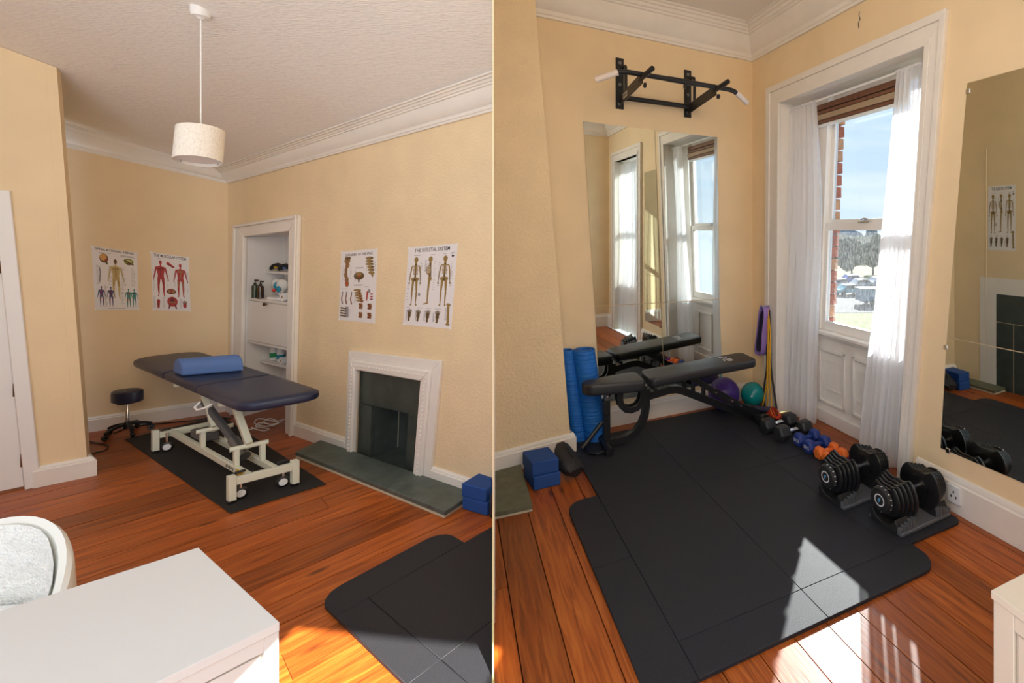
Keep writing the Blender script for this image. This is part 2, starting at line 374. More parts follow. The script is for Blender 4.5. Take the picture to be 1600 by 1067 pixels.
# ---- floors
def floor(name, label, hulls, az, wid, material, off, seed, rng):
    r = random.Random(seed); d = V((math.sin(az), math.cos(az))); n = V((d.y, -d.x))
    m = MB()
    for h in hulls: m.prism([(p[0], p[1], -.06) for p in h], (0, 0, .036))
    f = m.build(name, MT['subfloor'], label=label, kind='structure')
    for i in range(rng[0], rng[1]):
        a0 = off+i*wid+.0024; a1 = off+(i+1)*wid-.0024
        cuts = [-9.0]; t = -9+r.uniform(.5, 5)
        while t < 9: cuts.append(t); t += r.uniform(3.0, 5.0)
        cuts.append(9.0)
        for c, e in zip(cuts, cuts[1:]):
            for h in hulls:
                q = clip([n*a0+d*(c+.001), n*a0+d*(e-.001), n*a1+d*(e-.001), n*a1+d*(c+.001)][::-1], h)
                if len(q) < 3: continue
                area = abs(sum(q[k].x*q[(k+1) % len(q)].y-q[k].y*q[(k+1) % len(q)].x for k in range(len(q))))/2
                if area < .004: continue
                dz = r.uniform(-.0012, 0)
                MB().prism([(p.x, p.y, -.024) for p in q], (0, 0, .024+dz)).build('plank', material, f)
    return f
HULL_L = [(SEAM*.15-.004, .15), (SEAM*2.9-.004, 2.9), (-4.17, 4.29), (-5.6, 3.321), (-5.6, .15)]
rec = [B.p(.43, 0, .0), B.p(.43, 0, -.215), B.p(1.74, 0, -.215), B.p(1.74, 0, .0)]
HULL_R = [(SEAM*.15+.004, .15), (.2, -.22), (2.34, .99), (.525, 4.62), (-1.40, 3.573), (SEAM*3.16+.004, 3.16)]
rec2 = [(p.x, p.y) for p in rec]
def ccw(h): return h if sum(h[k][0]*h[(k+1) % len(h)][1]-h[k][1]*h[(k+1) % len(h)][0] for k in range(len(h))) > 0 else h[::-1]
HULL_L, HULL_R, rec2 = ccw(HULL_L), ccw(HULL_R), ccw(rec2)
floor('floor', 'orange-brown stripped pine floorboards around the treatment couch', [HULL_L], rad(38.9), .172, MT['pine_left'], .03, 3, (-40, 14))
floor('floor', 'orange-brown stripped pine floorboards around the gym mat', [HULL_R, rec2], rad(-27), .162, MT['pine_right'], .065, 5, (-24, 30))

# ---- ceilings
hl = [(SEAM*CE, CE), (SEAM*2.9, 2.9), (-4.17, 4.29), (-5.6, 3.321), (-5.6, CE)]
MB().add([(x, y, CEIL(x, y)) for x, y in hl]+[(x, y, CEIL(x, y)+.05) for x, y in hl], [[0, 1, 2, 3, 4], [9, 8, 7, 6, 5]]+[[i, (i+1) % 5, (i+1) % 5+5, i+5] for i in range(5)]).build('ceiling', MT['ceiling_paint'], label='ceiling with combed plaster texture above the treatment couch', kind='structure')
hr = [(SEAM*1.75, 1.75), (1.25, 1.75), (1.35, .35), (2.42, .92), (.60, 4.72), (-1.52, 3.62), (SEAM*3.26, 3.26)]
MB().prism([(x, y, ZR) for x, y in hr], (0, 0, .05)).build('ceiling', MT['ceiling_plain'], label='plain white ceiling above the gym corner', kind='structure')

# ---- walls, consulting side
sS = WA.sz(770.5, 500)[0]
def q4(W, pts, w=0.0): return [W.sz(x, y, w) for x, y in pts]
alc = q4(WA, [(387, 370), (458, 361), (452, 676), (381, 653)]); alc[2] = (alc[2][0], .0); alc[3] = (alc[3][0], .0)
fire = q4(WA, [(563, 576), (665, 593), (653, 745), (557.5, 712)]); fire[2] = (fire[2][0], .0); fire[3] = (fire[3][0], .0)
def topL(W, s): p = W.p(s, 0); return CEIL(p.x, p.y)
HG = .018
outer = [(0, 0), (alc[3][0]-HG, 0), (alc[0][0]-HG, alc[0][1]+HG), (alc[1][0]+HG, alc[1][1]+HG), (alc[2][0]+HG, 0), (fire[3][0]-.015, 0), (fire[0][0]-.015, fire[0][1]+.01), (fire[1][0]+.015, fire[1][1]+.01), (fire[2][0]+.015, 0), (sS, 0), (sS, topL(WA, sS)), (0, topL(WA, 0))]
wall('wall_fireplace', WA, outer, [], MT['cream_anaglypta_far'], 'cream textured wall with the fireplace and the alcove cupboard', thick=.010)
wall('wall_back', WB, [(0, 0), (1.6, 0), (1.6, topL(WB, 1.6)), (0, topL(WB, 0))], [], MT['cream_wall'], 'cream wall behind the treatment couch and stool')
pt_ = PW.sz(92, 118); pb_ = PW.sz(138, 712)
edge_top = (pt_[0]+(pt_[0]-pb_[0])*.08, topL(PW, pt_[0]))
dq = q4(PW, [(-8, 310), (40.5, 752)]); dl = [(dq[1][0], 0), (dq[0][0], dq[0][1]), (dq[0][0]+.5, dq[0][1]+.02), (dq[1][0]+.5, 0)]
# right edge of the door opening leans with the frame, its left side lies outside the picture
ow = [(pb_[0], 0), edge_top, (1.6, topL(PW, 1.6)), (1.6, 0), dl[3], dl[2], dl[1], dl[0]]
wall('wall_left', PW, ow, [], MT['cream_wall'], 'cream wall pier between the white door and the far recess')
e0 = PW.p(pb_[0], 0); e1 = PW.p(edge_top[0], edge_top[1]); rd = V((-.86, .51, 0))
MB().prism([e0, e0+rd*1.0, e1+rd*1.0, e1], V((-.03, -.03, 0))).build('wall_return', MT['cream_wall'], label='cream return of the pier facing the stool', kind='structure')

# ---- partition between the halves
pd = PTD
pp = [(pd(3.25), 0), (pd(1.71), 0), (pd(1.71), 2.9), (pd(.15), 2.9), (pd(.15), ZR), (pd(3.25), ZR)]
MB().prism([PT.p(a, z, -.0018) for a, z in pp], PT.N()*.0036).build('wall_partition', MT['cream_wall'], label='thin cream partition seen edge-on between the two halves', kind='structure')

# ---- added unseen panels that cut, shape and block light, outside the picture
SW_ = Wall((-5.19, 2.13), (2.2, -2.55))
if SW_.n.y < 0: SW_.n = -SW_.n
wall('light_cut_wall', SW_, [(0, 0), (3.3, 0), (3.3, 3.3), (0, 2.9)], [], MT['cream_wall'], 'added unseen cream wall left of the white desk, cutting light on the consulting side')  # unseen diagonal wall, added to dim the consulting side
LN = Wall((0, -1.1), (1, 0)); LN.n = V((0, 1))
wall('sun_slit_mask', LN, [(-.3, 1.9), (2.9, 1.9), (2.9, 3.9), (-.3, 3.9)], [[(1.04, 2.656), (1.731, 2.583), (1.590, 2.439), (.825, 2.439)]], MT['cream_wall'], 'added unseen cream plate behind the camera with a slit shaping the sun patch', thick=.01)  # unseen plate added for its slit, which trims the spot lamp's patch
MB().wbox(WA, -.15, 2.78, 0, 2.0, -.36, -.31).build('sun_leak_backing', MT['mortar'], label='added unseen backing that blocks sun leaks behind the fireplace and the cupboard', kind='structure')  # hidden slab added to stop sun leaking through the wall openings
# ---- walls, gym side
wall('wall_alcove', A, [(0, 0), (2.3, 0), (2.3, ZR), (0, ZR)], [], MT['cream_wall'], 'cream alcove wall with the two-by-two wall mirror and the pull-up bar')
wi = q4(B, [(1220, 159), (1448.6, 77), (1408, 745), (1216, 640)])
S0, S1, S0b, S1b, ZH = wi[0][0], wi[1][0], .415, 1.70, 2.71
w2 = (2.78, 3.70)                      # second window, seen only in the mirror
SE = 4.05
wall('wall_window', B, [(0, 0), (S0b-HG, 0), (S0-HG, ZH+HG), (S1+HG, ZH+HG), (S1b+HG, 0), (w2[0], 0), (w2[0], ZH), (w2[1], ZH), (w2[1], 0), (SE, 0), (SE, ZR), (0, ZR)], [], MT['cream_wall'], 'cream wall with the tall window beside the dumbbells')
ch_t = CH.sz(836, 0); sC = CH.sz(770.5, 500)[0]
sl = (ch_t[0])/ch_t[1]
wall('wall_chimney', CH, [(0, 0), (sC, 0), (sC, ZR), (ZR*sl, ZR)], [], MT['cream_anaglypta'], 'cream bumpy-textured chimney breast beside the alcove', thick=.03)
k0, k1 = CH.p(0, 0), CH.p(ZR*sl, ZR); kd = V((-.52, .855, 0))
MB().prism([k0, k0+kd*.75, k1+kd*.75, k1], V((-.02, -.012, 0))).build('wall_return', MT['cream_wall'], label='cream side of the chimney breast facing the alcove', kind='structure')
EN = Wall(B.p(SE, 0)[:2], A.d)
if EN.n.y < 0: EN.n = -EN.n
wall('wall_end', EN, [(0, 0), (1.5, 0), (1.5, ZR), (0, ZR)], [], MT['cream_wall'], 'cream end wall beside the second window, seen in the mirror')

# ---- cornices
PROF = [(0, 0), (.10, 0), (.115, .07), (.16, .09), (.18, .20), (.30, .27), (.44, .42), (.53, .60), (.56, .70), (.64, .715), (.65, .77), (.72, .79), (.77, .87), (.86, .875), (.88, .94), (1, .95), (1, 1), (0, 1)]
def cornice(name, stations, label, mat_):
    """stations: functions d -> (x, y), z bottom, z top"""
    vs = []; n = len(PROF)
    for fn, zb, zt, p in stations:
        for a, b in PROF: q = fn(a*p); vs.append((q[0], q[1], zb+(zt-zb)*b))
    fs = [list(range(n))[::-1], [len(vs)-n+k for k in range(n)]]
    for i in range(len(stations)-1):
        for k in range(n): fs.append([i*n+k, i*n+(k+1) % n, (i+1)*n+(k+1) % n, (i+1)*n+k])
    return MB().add(vs, fs).build(name, mat_, label=label, kind='structure')
def on(W, s): return lambda d: W.p(s, 0, d)
def on_seam(W): return lambda d: W.p(W.sz(770.5, 500, d)[0], 0, d)
def zt(W, s, d): q = W.p(s, 0, d); return CEIL(q.x, q.y)-.001
zb0 = WA.sz(354.5, 287)[1]; zb1 = WA.sz(771, 174)[1]; zbl = WB.sz(99, 229.4); zbL = zb0+(zbl[1]-zb0)/zbl[0]*1.5
cornice('trim_1', [(on(WB, 1.5), zbL, zt(WB, 1.5, PC), PC), (lambda d: offc(WA, WB, d), zb0, ctop.z-.001, PC), (on_seam(WA), zb1, zt(WA, sS, PC), PC)], 'white moulded cornice around the consulting side', MT['white_paint'])
PR = .20
cornice('trim_2', [(on(A, 2.3), ZB+.015, ZR-.001, PR), (lambda d: offc(A, B, d), ZB, ZR-.001, PR), (lambda d: B.p(SE-d, 0, d), ZB-.04, ZR-.001, PR), (lambda d: EN.p(1.5, 0, d), ZB-.04, ZR-.001, PR)], 'deep white moulded cornice above the gym corner', MT['white_paint'])
# paint crack in the plaster above the window
ck = [(1343, 18), (1342, 24), (1344, 30), (1341, 36), (1342, 44)]
m = MB()
for p, q in zip(ck, ck[1:]): m.bar(B.hit(*p, .0005), B.hit(*q, .0005), .006, .001, B.N())
m.build('trim_3', MT['ink'], label='fine dark crack in the plaster above the window', kind='structure')

# ---- baseboards
def skirt(name, stations, h, label, t=.022):
    prof = [(0, 0), (t, 0), (t, h*.80), (t*.75, h*.84), (t*.75, h*.9), (t*.35, h), (0, h)]
    vs = []; n = len(prof)
    for fn in stations:
        for a, z in prof: q = fn(a); vs.append((q[0], q[1], z+.0003))
    fs = [list(range(n))[::-1], [len(vs)-n+k for k in range(n)]]
    for i in range(len(stations)-1):
        for k in range(n): fs.append([i*n+k, i*n+(k+1) % n, (i+1)*n+(k+1) % n, (i+1)*n+k])
    return MB().add(vs, fs).build(name, MT['white_paint'], label=label, kind='structure')
aL = WA.sz(374, 600)[0]; aR = WA.sz(464, 670)[0]; fL = WA.sz(543.5, 700)[0]; fR = WA.sz(676, 745)[0]
skirt('baseboard_back', [on(WB, 1.3), lambda d: offc(WA, WB, d), on(WA, aL-.01)], .115, 'white baseboard behind the stool')
skirt('baseboard_fireplace', [on(WA, aR), on(WA, fL)], .105, 'white baseboard between the cupboard and the fireplace')
skirt('baseboard_fireplace', [on(WA, fR), on_seam(WA)], .105, 'white baseboard right of the fireplace')
dS = PW.sz(54, 745)[0]
RW = Wall(e0[:2], rd[:2])
if RW.n.x < 0: RW.n = -RW.n
PW2 = Wall(e0[:2], PW.d); PW2.n = PW.n
skirt('baseboard_left', [on(RW, .35), lambda d: offc(PW2, RW, d), on(PW, dS)], .125, 'tall white baseboard around the pier by the door', .03)
skirt('baseboard_alcove', [on(A, 2.2), lambda d: offc(A, B, d), on(B, .235)], .16, 'white baseboard under the wall mirror', .022)
skirt('baseboard_window', [on(B, 1.84), on(B, w2[0]-.13)], .205, 'white baseboard under the tall mirror', .028)
skirt('baseboard_end', [on(B, w2[1]+.13), lambda d: B.p(SE-d, 0, d), lambda d: EN.p(1.5, 0, d)], .205, 'white baseboard of the end wall', .028)
skirt('baseboard_chimney', [lambda d: CH.p(0, 0, -.1)-V((-.86, .5, 0))*d*.8, lambda d: CH.p(-d, 0, d), on_seam(CH)], .15, 'white baseboard of the chimney breast', .026)
# ---- door at the far left
dr = thing('door_1', 'white panelled door at the far left edge', 'door', PW.p(dl[0][0]+.2, 0), kind='structure')
def lean(z): return dl[0][0]+(dl[1][0]-dl[0][0])*z/dl[1][1]
zt_ = dl[1][1]
def arch(a0, a1, z0, z1, w0, w1): return MB().prism([PW.p(lean(z0)+a0, z0, w0), PW.p(lean(z0)+a1, z0, w0), PW.p(lean(z1)+a1, z1, w0), PW.p(lean(z1)+a0, z1, w0)], PW.N()*(w1-w0))
arch(-.062, .0, 0, zt_+.05, -.01, .022).build('architrave', MT['white_gloss'], dr, bevel=.004)
arch(0, .5, zt_, zt_+.05, -.01, .022).build('architrave', MT['white_gloss'], dr, bevel=.004)
arch(.008, .5, .012, zt_-.008, -.05, -.012).build('door_leaf', MT['white_gloss'], dr, bevel=.003)
for z0, z1 in ((.16, .70), (.80, 1.35)):
    arch(.09, .42, z0, z1, -.012, -.004).build('door_panel', MT['white_gloss'], dr, bevel=.004)
for z in (.18, .62, 1.38):
    p = PW.p(lean(z)+.004, z, .0); MB().tube([p-V((0, 0, .04)), p+V((0, 0, .04))], .006, 8).build('hinge', MT['brass'], dr)
# ================================================================== CONSULTING SIDE
# ---- alcove cupboard (recess in the fireplace wall)
def alc_s(z, right):            # leaning jamb lines of the opening
    b, t = (alc[2], alc[1]) if right else (alc[3], alc[0]); return b[0]+(t[0]-b[0])*z/t[1]
def zr(x, y, w=-.05): return WA.sz(x, y, w)[1]
DP = -.27
cup = thing('alcove_cupboard', 'white painted shelved cupboard built into the wall beside the fireplace', 'cupboard', WA.p((alc[2][0]+alc[3][0])/2, 0, -.1))
za = alc[1][1]-.02
aw = q4(WA, [(374, 352), (472, 336), (463.5, 680), (368, 655)])
def trap(W, pts, w0, w1): return MB().prism([W.p(a, z, w0) for a, z in pts], W.N()*(w1-w0))
trap(WA, [(aw[3][0], .0), (alc[3][0], .0), alc[0], (aw[0][0], aw[0][1])], 0, .03).build('architrave', MT['white_paint'], cup, bevel=.006)
trap(WA, [(alc[2][0], .0), (aw[2][0], .0), (aw[1][0], aw[1][1]), alc[1]], 0, .03).build('architrave', MT['white_paint'], cup, bevel=.006)
trap(WA, [alc[0], alc[1], (aw[1][0], aw[1][1]), (aw[0][0], aw[0][1])], 0, .03).build('architrave', MT['white_paint'], cup, bevel=.006)
ib = .05     # inner bead of the frame
trap(WA, [(aw[3][0]-.0, .0), (aw[3][0]+.028, .0), (aw[0][0]+.028, aw[0][1]), (aw[0][0], aw[0][1])], .03, .045).build('outer_bead', MT['white_paint'], cup, bevel=.005)
trap(WA, [(aw[2][0]-.028, .0), (aw[2][0], .0), (aw[1][0], aw[1][1]), (aw[1][0]-.028, aw[1][1])], .03, .045).build('outer_bead', MT['white_paint'], cup, bevel=.005)
trap(WA, [(aw[0][0], aw[0][1]-.025), (aw[1][0], aw[1][1]-.025), (aw[1][0], aw[1][1]), (aw[0][0], aw[0][1])], .03, .045).build('outer_bead', MT['white_paint'], cup, bevel=.005)
s0, s1 = alc[3][0]-.0, alc[1][0]
MB().prism([WA.p(alc[3][0], 0, 0), WA.p(alc[0][0], alc[0][1], 0), WA.p(alc[0][0], alc[0][1], DP), WA.p(alc[3][0], 0, DP)], WA.Dv()*-.02).build('side_panel', MT['cupboard_white'], cup)
MB().prism([WA.p(alc[2][0], 0, 0), WA.p(alc[1][0], alc[1][1], 0), WA.p(alc[1][0], alc[1][1], DP), WA.p(alc[2][0], 0, DP)], WA.Dv()*.02).build('side_panel', MT['cupboard_white'], cup)
MB().wbox(WA, s0-.02, s1+.08, 0, alc[1][1]+.05, DP-.02, DP).build('back_panel', MT['cupboard_white'], cup)
MB().prism([WA.p(alc[0][0]-.02, alc[0][1], 0), WA.p(alc[1][0]+.02, alc[1][1], 0), WA.p(alc[1][0]+.02, alc[1][1], DP), WA.p(alc[0][0]-.02, alc[0][1], DP)], V((0, 0, .02))).build('top_panel', MT['cupboard_white'], cup)
MB().wbox(WA, s0, alc[2][0], -.03, .0, DP, 0).build('cupboard_floor', MT['pine_left'], cup)
Z1, Z2, Z3, Z4 = 1.245, 1.02, .655, .46
def shelf(z, w0, w1, a=None, t=.018):
    l = alc_s(z, False)+.002 if a is None else a
    MB().wbox(WA, l, alc_s(z, True)-.002, z-t, z, w0, w1).build('shelf', MT['cupboard_white'], cup, bevel=.002)
shelf(Z1, DP, -.12); shelf(Z2, DP, -.012); shelf(Z3, DP, -.012); shelf(Z4, DP, -.10)
df = MB().prism([WA.p(alc_s(Z3, 0)+.006, Z3+.004, -.03), WA.p(alc_s(Z3, 1)-.006, Z3+.004, -.03), WA.p(alc_s(Z2, 1)-.006, Z2-.022, -.03), WA.p(alc_s(Z2, 0)+.006, Z2-.022, -.03)], WA.N()*.018).build('drop_front', MT['cupboard_white'], cup, bevel=.002)
kp = WA.hit(417.5, 475, -.012)
MB().lathe([(0, .0), (.006, 0), (.006, .012), (.014, .016), (.015, .024), (.008, .03), (0, .031)], kp, WA.N(), 14).build('knob', MT['brass'], df)
# things on the cupboard shelves
def pump_bottle(px, r, z, h, material, label):
    s = WA.sz(px, 460, -.045)[0]; p = WA.p(s, z, -.045)
    t = thing('pump_bottle', label, 'bottle', p, group='dark pump bottles in the cupboard')
    MB().lathe([(0, 0), (r, 0), (r, h*.62), (r*.8, h*.70), (r*.35, h*.74), (r*.35, h*.78), (0, h*.78)], p, n=16).build('bottle_body', MT[material], t)
    MB().lathe([(r*.45, h*.76), (r*.45, h*.82), (r*.16, h*.83), (r*.16, h*.95), (0, h*.95)], p, n=12).bar(p+V((0, 0, h*.96)), p+V((.03, -.005, h*.95)), .012, .012).build('pump_head', MT['black_plastic'], t)
pump_bottle(398.5, .024, Z2+.001, .155, 'bottle_green', 'dark green pump bottle, left of two on the cupboard shelf')
pump_bottle(407, .024, Z2+.001, .15, 'bottle_brown', 'dark brown pump bottle, right of two on the cupboard shelf')
s = WA.sz(437, 450, -.17)[0]; p = WA.p(s, Z2+.001, -.17)
t = thing('pelvis_model', 'white plastic pelvis bone model with blue and red parts on cupboard shelf', 'anatomy model', p)
MB().lathe([(0, 0), (.045, 0), (.045, .01), (.008, .014), (.008, .06)], p, n=16).build('stand', MT['white_plastic'], t)
d = WA.Dv()
for sg in (-1, 1):
    vs = MB(); 
    for k in range(9):
        a = k/8
    vs.ball(p+d*sg*.045+V((0, 0, .105)), .05, 12, (1, .55, 1.05)); vs.ball(p+d*sg*.03+V((0, 0, .06)), .03, 10, (1, .6, 1)); vs.build('hip_bone', MT['pelvis'], t)
MB().ball(p+V((0, 0, .095))+WA.N()*.02, .032, 10, (.8, .6, 1.2)).build('sacrum', MT['label_blue'], t)
MB().ball(p+V((0, 0, .06))+WA.N()*.035+d*-.01, .018, 10).build('muscle_pad', MT['label_red'], t)
MB().ball(p+V((0, 0, .07))+WA.N()*.03+d*.05, .018, 10, (1, .6, 1.6)).build('muscle_pad', MT['label_blue'], t)
s = WA.sz(430, 467, -.08)[0]
MB().box(WA.p(s+.05, Z2+.012, -.09), WA.Dv()*.09, WA.N()*.05, V((0, 0, .011))).build('card_box', MT['white_plastic'], label='flat white card box in front of the pelvis model', cat='box', bevel=.003)
def roll(px, py, z, r, w, name, label):
    s = WA.sz(px, py, w)[0]; c = WA.p(s, z+r, w)
    t = thing(name, label, 'paper roll', WA.p(s, z, w))
    MB().lathe([(r*.35, -.05), (r, -.05), (r, .05), (r*.35, .05), (r*.35, -.05)], c, WA.N(), 18).build('paper_winding', MT['white_plastic'], t)
    MB().lathe([(r*.35, -.05), (r*.35, .05), (r*.28, .05), (r*.28, -.05), (r*.35, -.05)], c, WA.N(), 14).build('cardboard_core', MT['blind_beige'], t)
roll(452, 462, Z2+.001, .034, -.08, 'tape_roll', 'white paper roll at the right end of the pelvis shelf')
roll(449, 570, Z4+.001, .03, -.16, 'tape_roll', 'white paper roll beside the cleaning bottles')
# goggles-like massage cups on the top shelf
for px, lab in ((432, 'left of the black massage tools on the top cupboard shelf'), (445, 'right of the black massage tools on the top cupboard shelf')):
    s = WA.sz(px, 418, -.18)[0]; p = WA.p(s, Z1+.001, -.18); t = thing('massage_tool', lab, 'massage tool', p)
    MB().tube([p+d*(.05*math.cos(a))+V((0, 0, .034+.02*math.sin(a*2)))+WA.N()*.035*math.sin(a) for a in [i*math.pi/8 for i in range(17)]], .012, 8).build('grip', MT['black_plastic'], t)
    MB().ball(p+V((0, 0, .035)), .024, 10, (1.2, 1, .8)).build('roller_head', MT['label_yellow' if px < 440 else 'foam_blue'], t)
def clean_bottle(px, z, h, r, labm, label, pump):
    s = WA.sz(px, 560, -.17)[0]; p = WA.p(s, z, -.17); t = thing('cleaning_bottle', label, 'bottle', p, group='white cleaning bottles in the cupboard')
    MB().lathe([(0, 0), (r, 0), (r*1.03, h*.5), (r*.9, h*.62), (r*.45, h*.78), (r*.4, h*.84), (0, h*.84)], p, n=16).build('bottle_body', MT['white_plastic'], t)
    MB().lathe([(r*1.045, h*.14), (r*1.045, h*.38)], p, n=16).build('label', MT[labm], t)
    m = MB().lathe([(r*.5, h*.8), (r*.5, h*.9), (r*.3, h*.92), (r*.25, h), (0, h)], p, n=12)
    if pump: m.bar(p+V((0, 0, h)), p+V((.035, -.01, h*.985)), .014, .014)
    m.build('cap', MT['white_plastic'], t)
clean_bottle(428.5, Z4+.001, .165, .03, 'label_green', 'white squeeze bottle with green label in the lower cupboard', False)
clean_bottle(439, Z4+.001, .155, .028, 'label_blue', 'white pump bottle with blue label in the lower cupboard', True)
# white cable heap on the cupboard floor and cables along the floor
def cable(name, pts, r, material, label, z=None, group=None):
    path = [fl(x, y)+V((0, 0, r+.001)) for x, y in pts]
    fine = []
    for i in range(len(path)-1):
        p0, p1, p2, p3 = path[max(i-1, 0)], path[i], path[i+1], path[min(i+2, len(path)-1)]
        for k in range(6):
            u = k/6; fine.append(.5*((2*p1)+(p2-p0)*u+(2*p0-5*p1+4*p2-p3)*u*u+(3*p1-p0-3*p2+p3)*u*u*u))
    fine.append(path[-1])
    return MB().tube(fine, r, 6).build(name, MT[material], label=label, cat='cable', group=group)
cable('power_cable', [(448, 655), (430, 659), (405, 655), (398, 662), (415, 667), (435, 662), (420, 655), (402, 668), (390, 672), (380, 671)], .0045, 'white_plastic', 'white cable heaped on the floor below the cupboard')
cable('power_cable', [(441, 660), (424, 664), (408, 661), (400, 667), (420, 671), (410, 674), (393, 669)], .0045, 'white_plastic', 'second loop of white cable below the cupboard')
cable('power_cable', [(136, 690), (150, 693), (168, 697), (165, 704), (150, 708), (139, 713)], .005, 'black_plastic', 'black cable curling on the floor beside the pier')
cable('power_cable', [(178, 678), (205, 668), (238, 664), (270, 661), (310, 657), (335, 652), (360, 655)], .005, 'black_plastic', 'black cable running behind the treatment couch')

# ---- fireplace
def fs_(z, right, src=fire):
    b, t = (src[2], src[1]) if right else (src[3], src[0]); return b[0]+(t[0]-b[0])*z/t[1]
fo = q4(WA, [(549.7, 547), (694, 563.7), (675.5, 752), (543.5, 706)]); fo[2] = (fo[2][0], 0.0); fo[3] = (fo[3][0], 0.0)
fp = thing('fireplace', 'white framed fireplace with dark green slate panels', 'fireplace', WA.p((fo[2][0]+fo[3][0])/2, 0, 0))
def lerp(a, b, t): return (a[0]+(b[0]-a[0])*t, a[1]+(b[1]-a[1])*t)
mi = [lerp(o, i, .45) for o, i in zip(fo, fire)]; mi[2] = (mi[2][0], 0.0); mi[3] = (mi[3][0], 0.0)
for k, (i, j) in enumerate(((3, 0), (0, 1), (1, 2))):
    trap(WA, [fo[i], fo[j], mi[j], mi[i]], 0, .022).build('surround_board', MT['white_paint'], fp, bevel=.003)
    trap(WA, [mi[i], mi[j], fire[j], fire[i]], 0, .040).build('moulding', MT['white_paint'], fp, bevel=.010, seg=3)
    # carved bead along the moulding
    n = 26; a0 = lerp(mi[i], fire[i], .45); a1 = lerp(mi[j], fire[j], .45); m = MB()
    for q in range(n):
        c = lerp(a0, a1, (q+.5)/n); m.ball(WA.p(c[0], c[1], .040), .0085, 6, (1, 1, .8))
    m.build('carved_bead', MT['white_paint'], fp, kind='stuff')
sl_ = -.012
zl = WA.sz(563, 630, sl_)[1]; zr_ = WA.sz(661, 651.5, sl_)[1]
op = q4(WA, [(580.6, 634), (638, 646.7), (632.6, 737), (578, 718)], sl_)
def sq(pts, name, mt, w0=-.04, w1=sl_): return trap(WA, pts, w0, w1).build(name, mt, fp, bevel=.0015)
g = .002
sq([(fs_(zl, 0)-.03, zl+g), (fs_(zr_, 1)+.01, zr_+g), (fire[1][0]+.01, fire[1][1]), (fire[0][0]-.03, fire[0][1])], 'slate_panel', MT['slate'])
sq([(fs_(0, 0)-.03, 0), (op[3][0]-g, 0), (op[0][0]-g, zl-g), (fs_(zl, 0)-.03, zl-g)], 'slate_panel', MT['slate'])
sq([(op[2][0]+g, 0), (fs_(0, 1), 0), (fs_(zr_, 1), zr_-g), (op[1][0]+g, zr_-g)], 'slate_panel', MT['slate'])
bd = -.20
MB().prism([WA.p(op[3][0], 0, -.04), WA.p(op[0][0], op[0][1], -.04), WA.p(op[0][0]+.01, op[0][1], bd), WA.p(op[3][0]+.01, 0, bd)], WA.Dv()*-.02).build('firebox_side', MT['firebox'], fp)
MB().prism([WA.p(op[2][0], 0, -.04), WA.p(op[1][0], op[1][1], -.04), WA.p(op[1][0]-.03, op[1][1], bd), WA.p(op[2][0]-.03, 0, bd)], WA.Dv()*.02).build('firebox_side', MT['firebox'], fp)
MB().wbox(WA, op[3][0]-.03, op[2][0]+.05, 0, .42, bd-.02, bd).build('firebox_back', MT['firebox'], fp)
MB().wbox(WA, op[3][0]-.03, op[2][0]+.05, .40, .42, bd, -.04).build('firebox_top', MT['firebox'], fp)
MB().wbox(WA, op[3][0]-.03, op[2][0]+.05, -.01, .012, bd, -.012).build('firebox_floor', MT['slate'], fp)
MB().prism([WA.p(op[3][0]+.004, .0, bd+.0), WA.p(op[3][0]+.014, 0, bd), WA.p(op[0][0]+.014, .38, bd), WA.p(op[0][0]+.004, .38, bd)], WA.N()*.002).build('corner_joint', MT['mortar'], fp)
# hearth slab
h0, h1 = fl(462, 715), fl(694.5, 810); b0 = WA.p(WA.sz(507, 690)[0], 0, .024); b1 = WA.p(3.17, 0, .024)
hs_ = thing('hearth_slab', 'dark green-grey slate hearth in front of the white fireplace', 'hearth', (h0+h1)/2)
e_ = V((0, 0, .001))
MB().prism([h0+e_, h1+e_, b1+e_, b0+e_], V((0, 0, .014))).build('mortar_bed', MT['mortar'], hs_)
c_ = (h0+h1+b0+b1)/4
MB().prism([p+(c_-p)*-.006+V((0, 0, .0155)) for p in (h0, h1, b1, b0)], V((0, 0, .026))).build('slate_top', MT['slate_hearth'], hs_, bevel=.003)

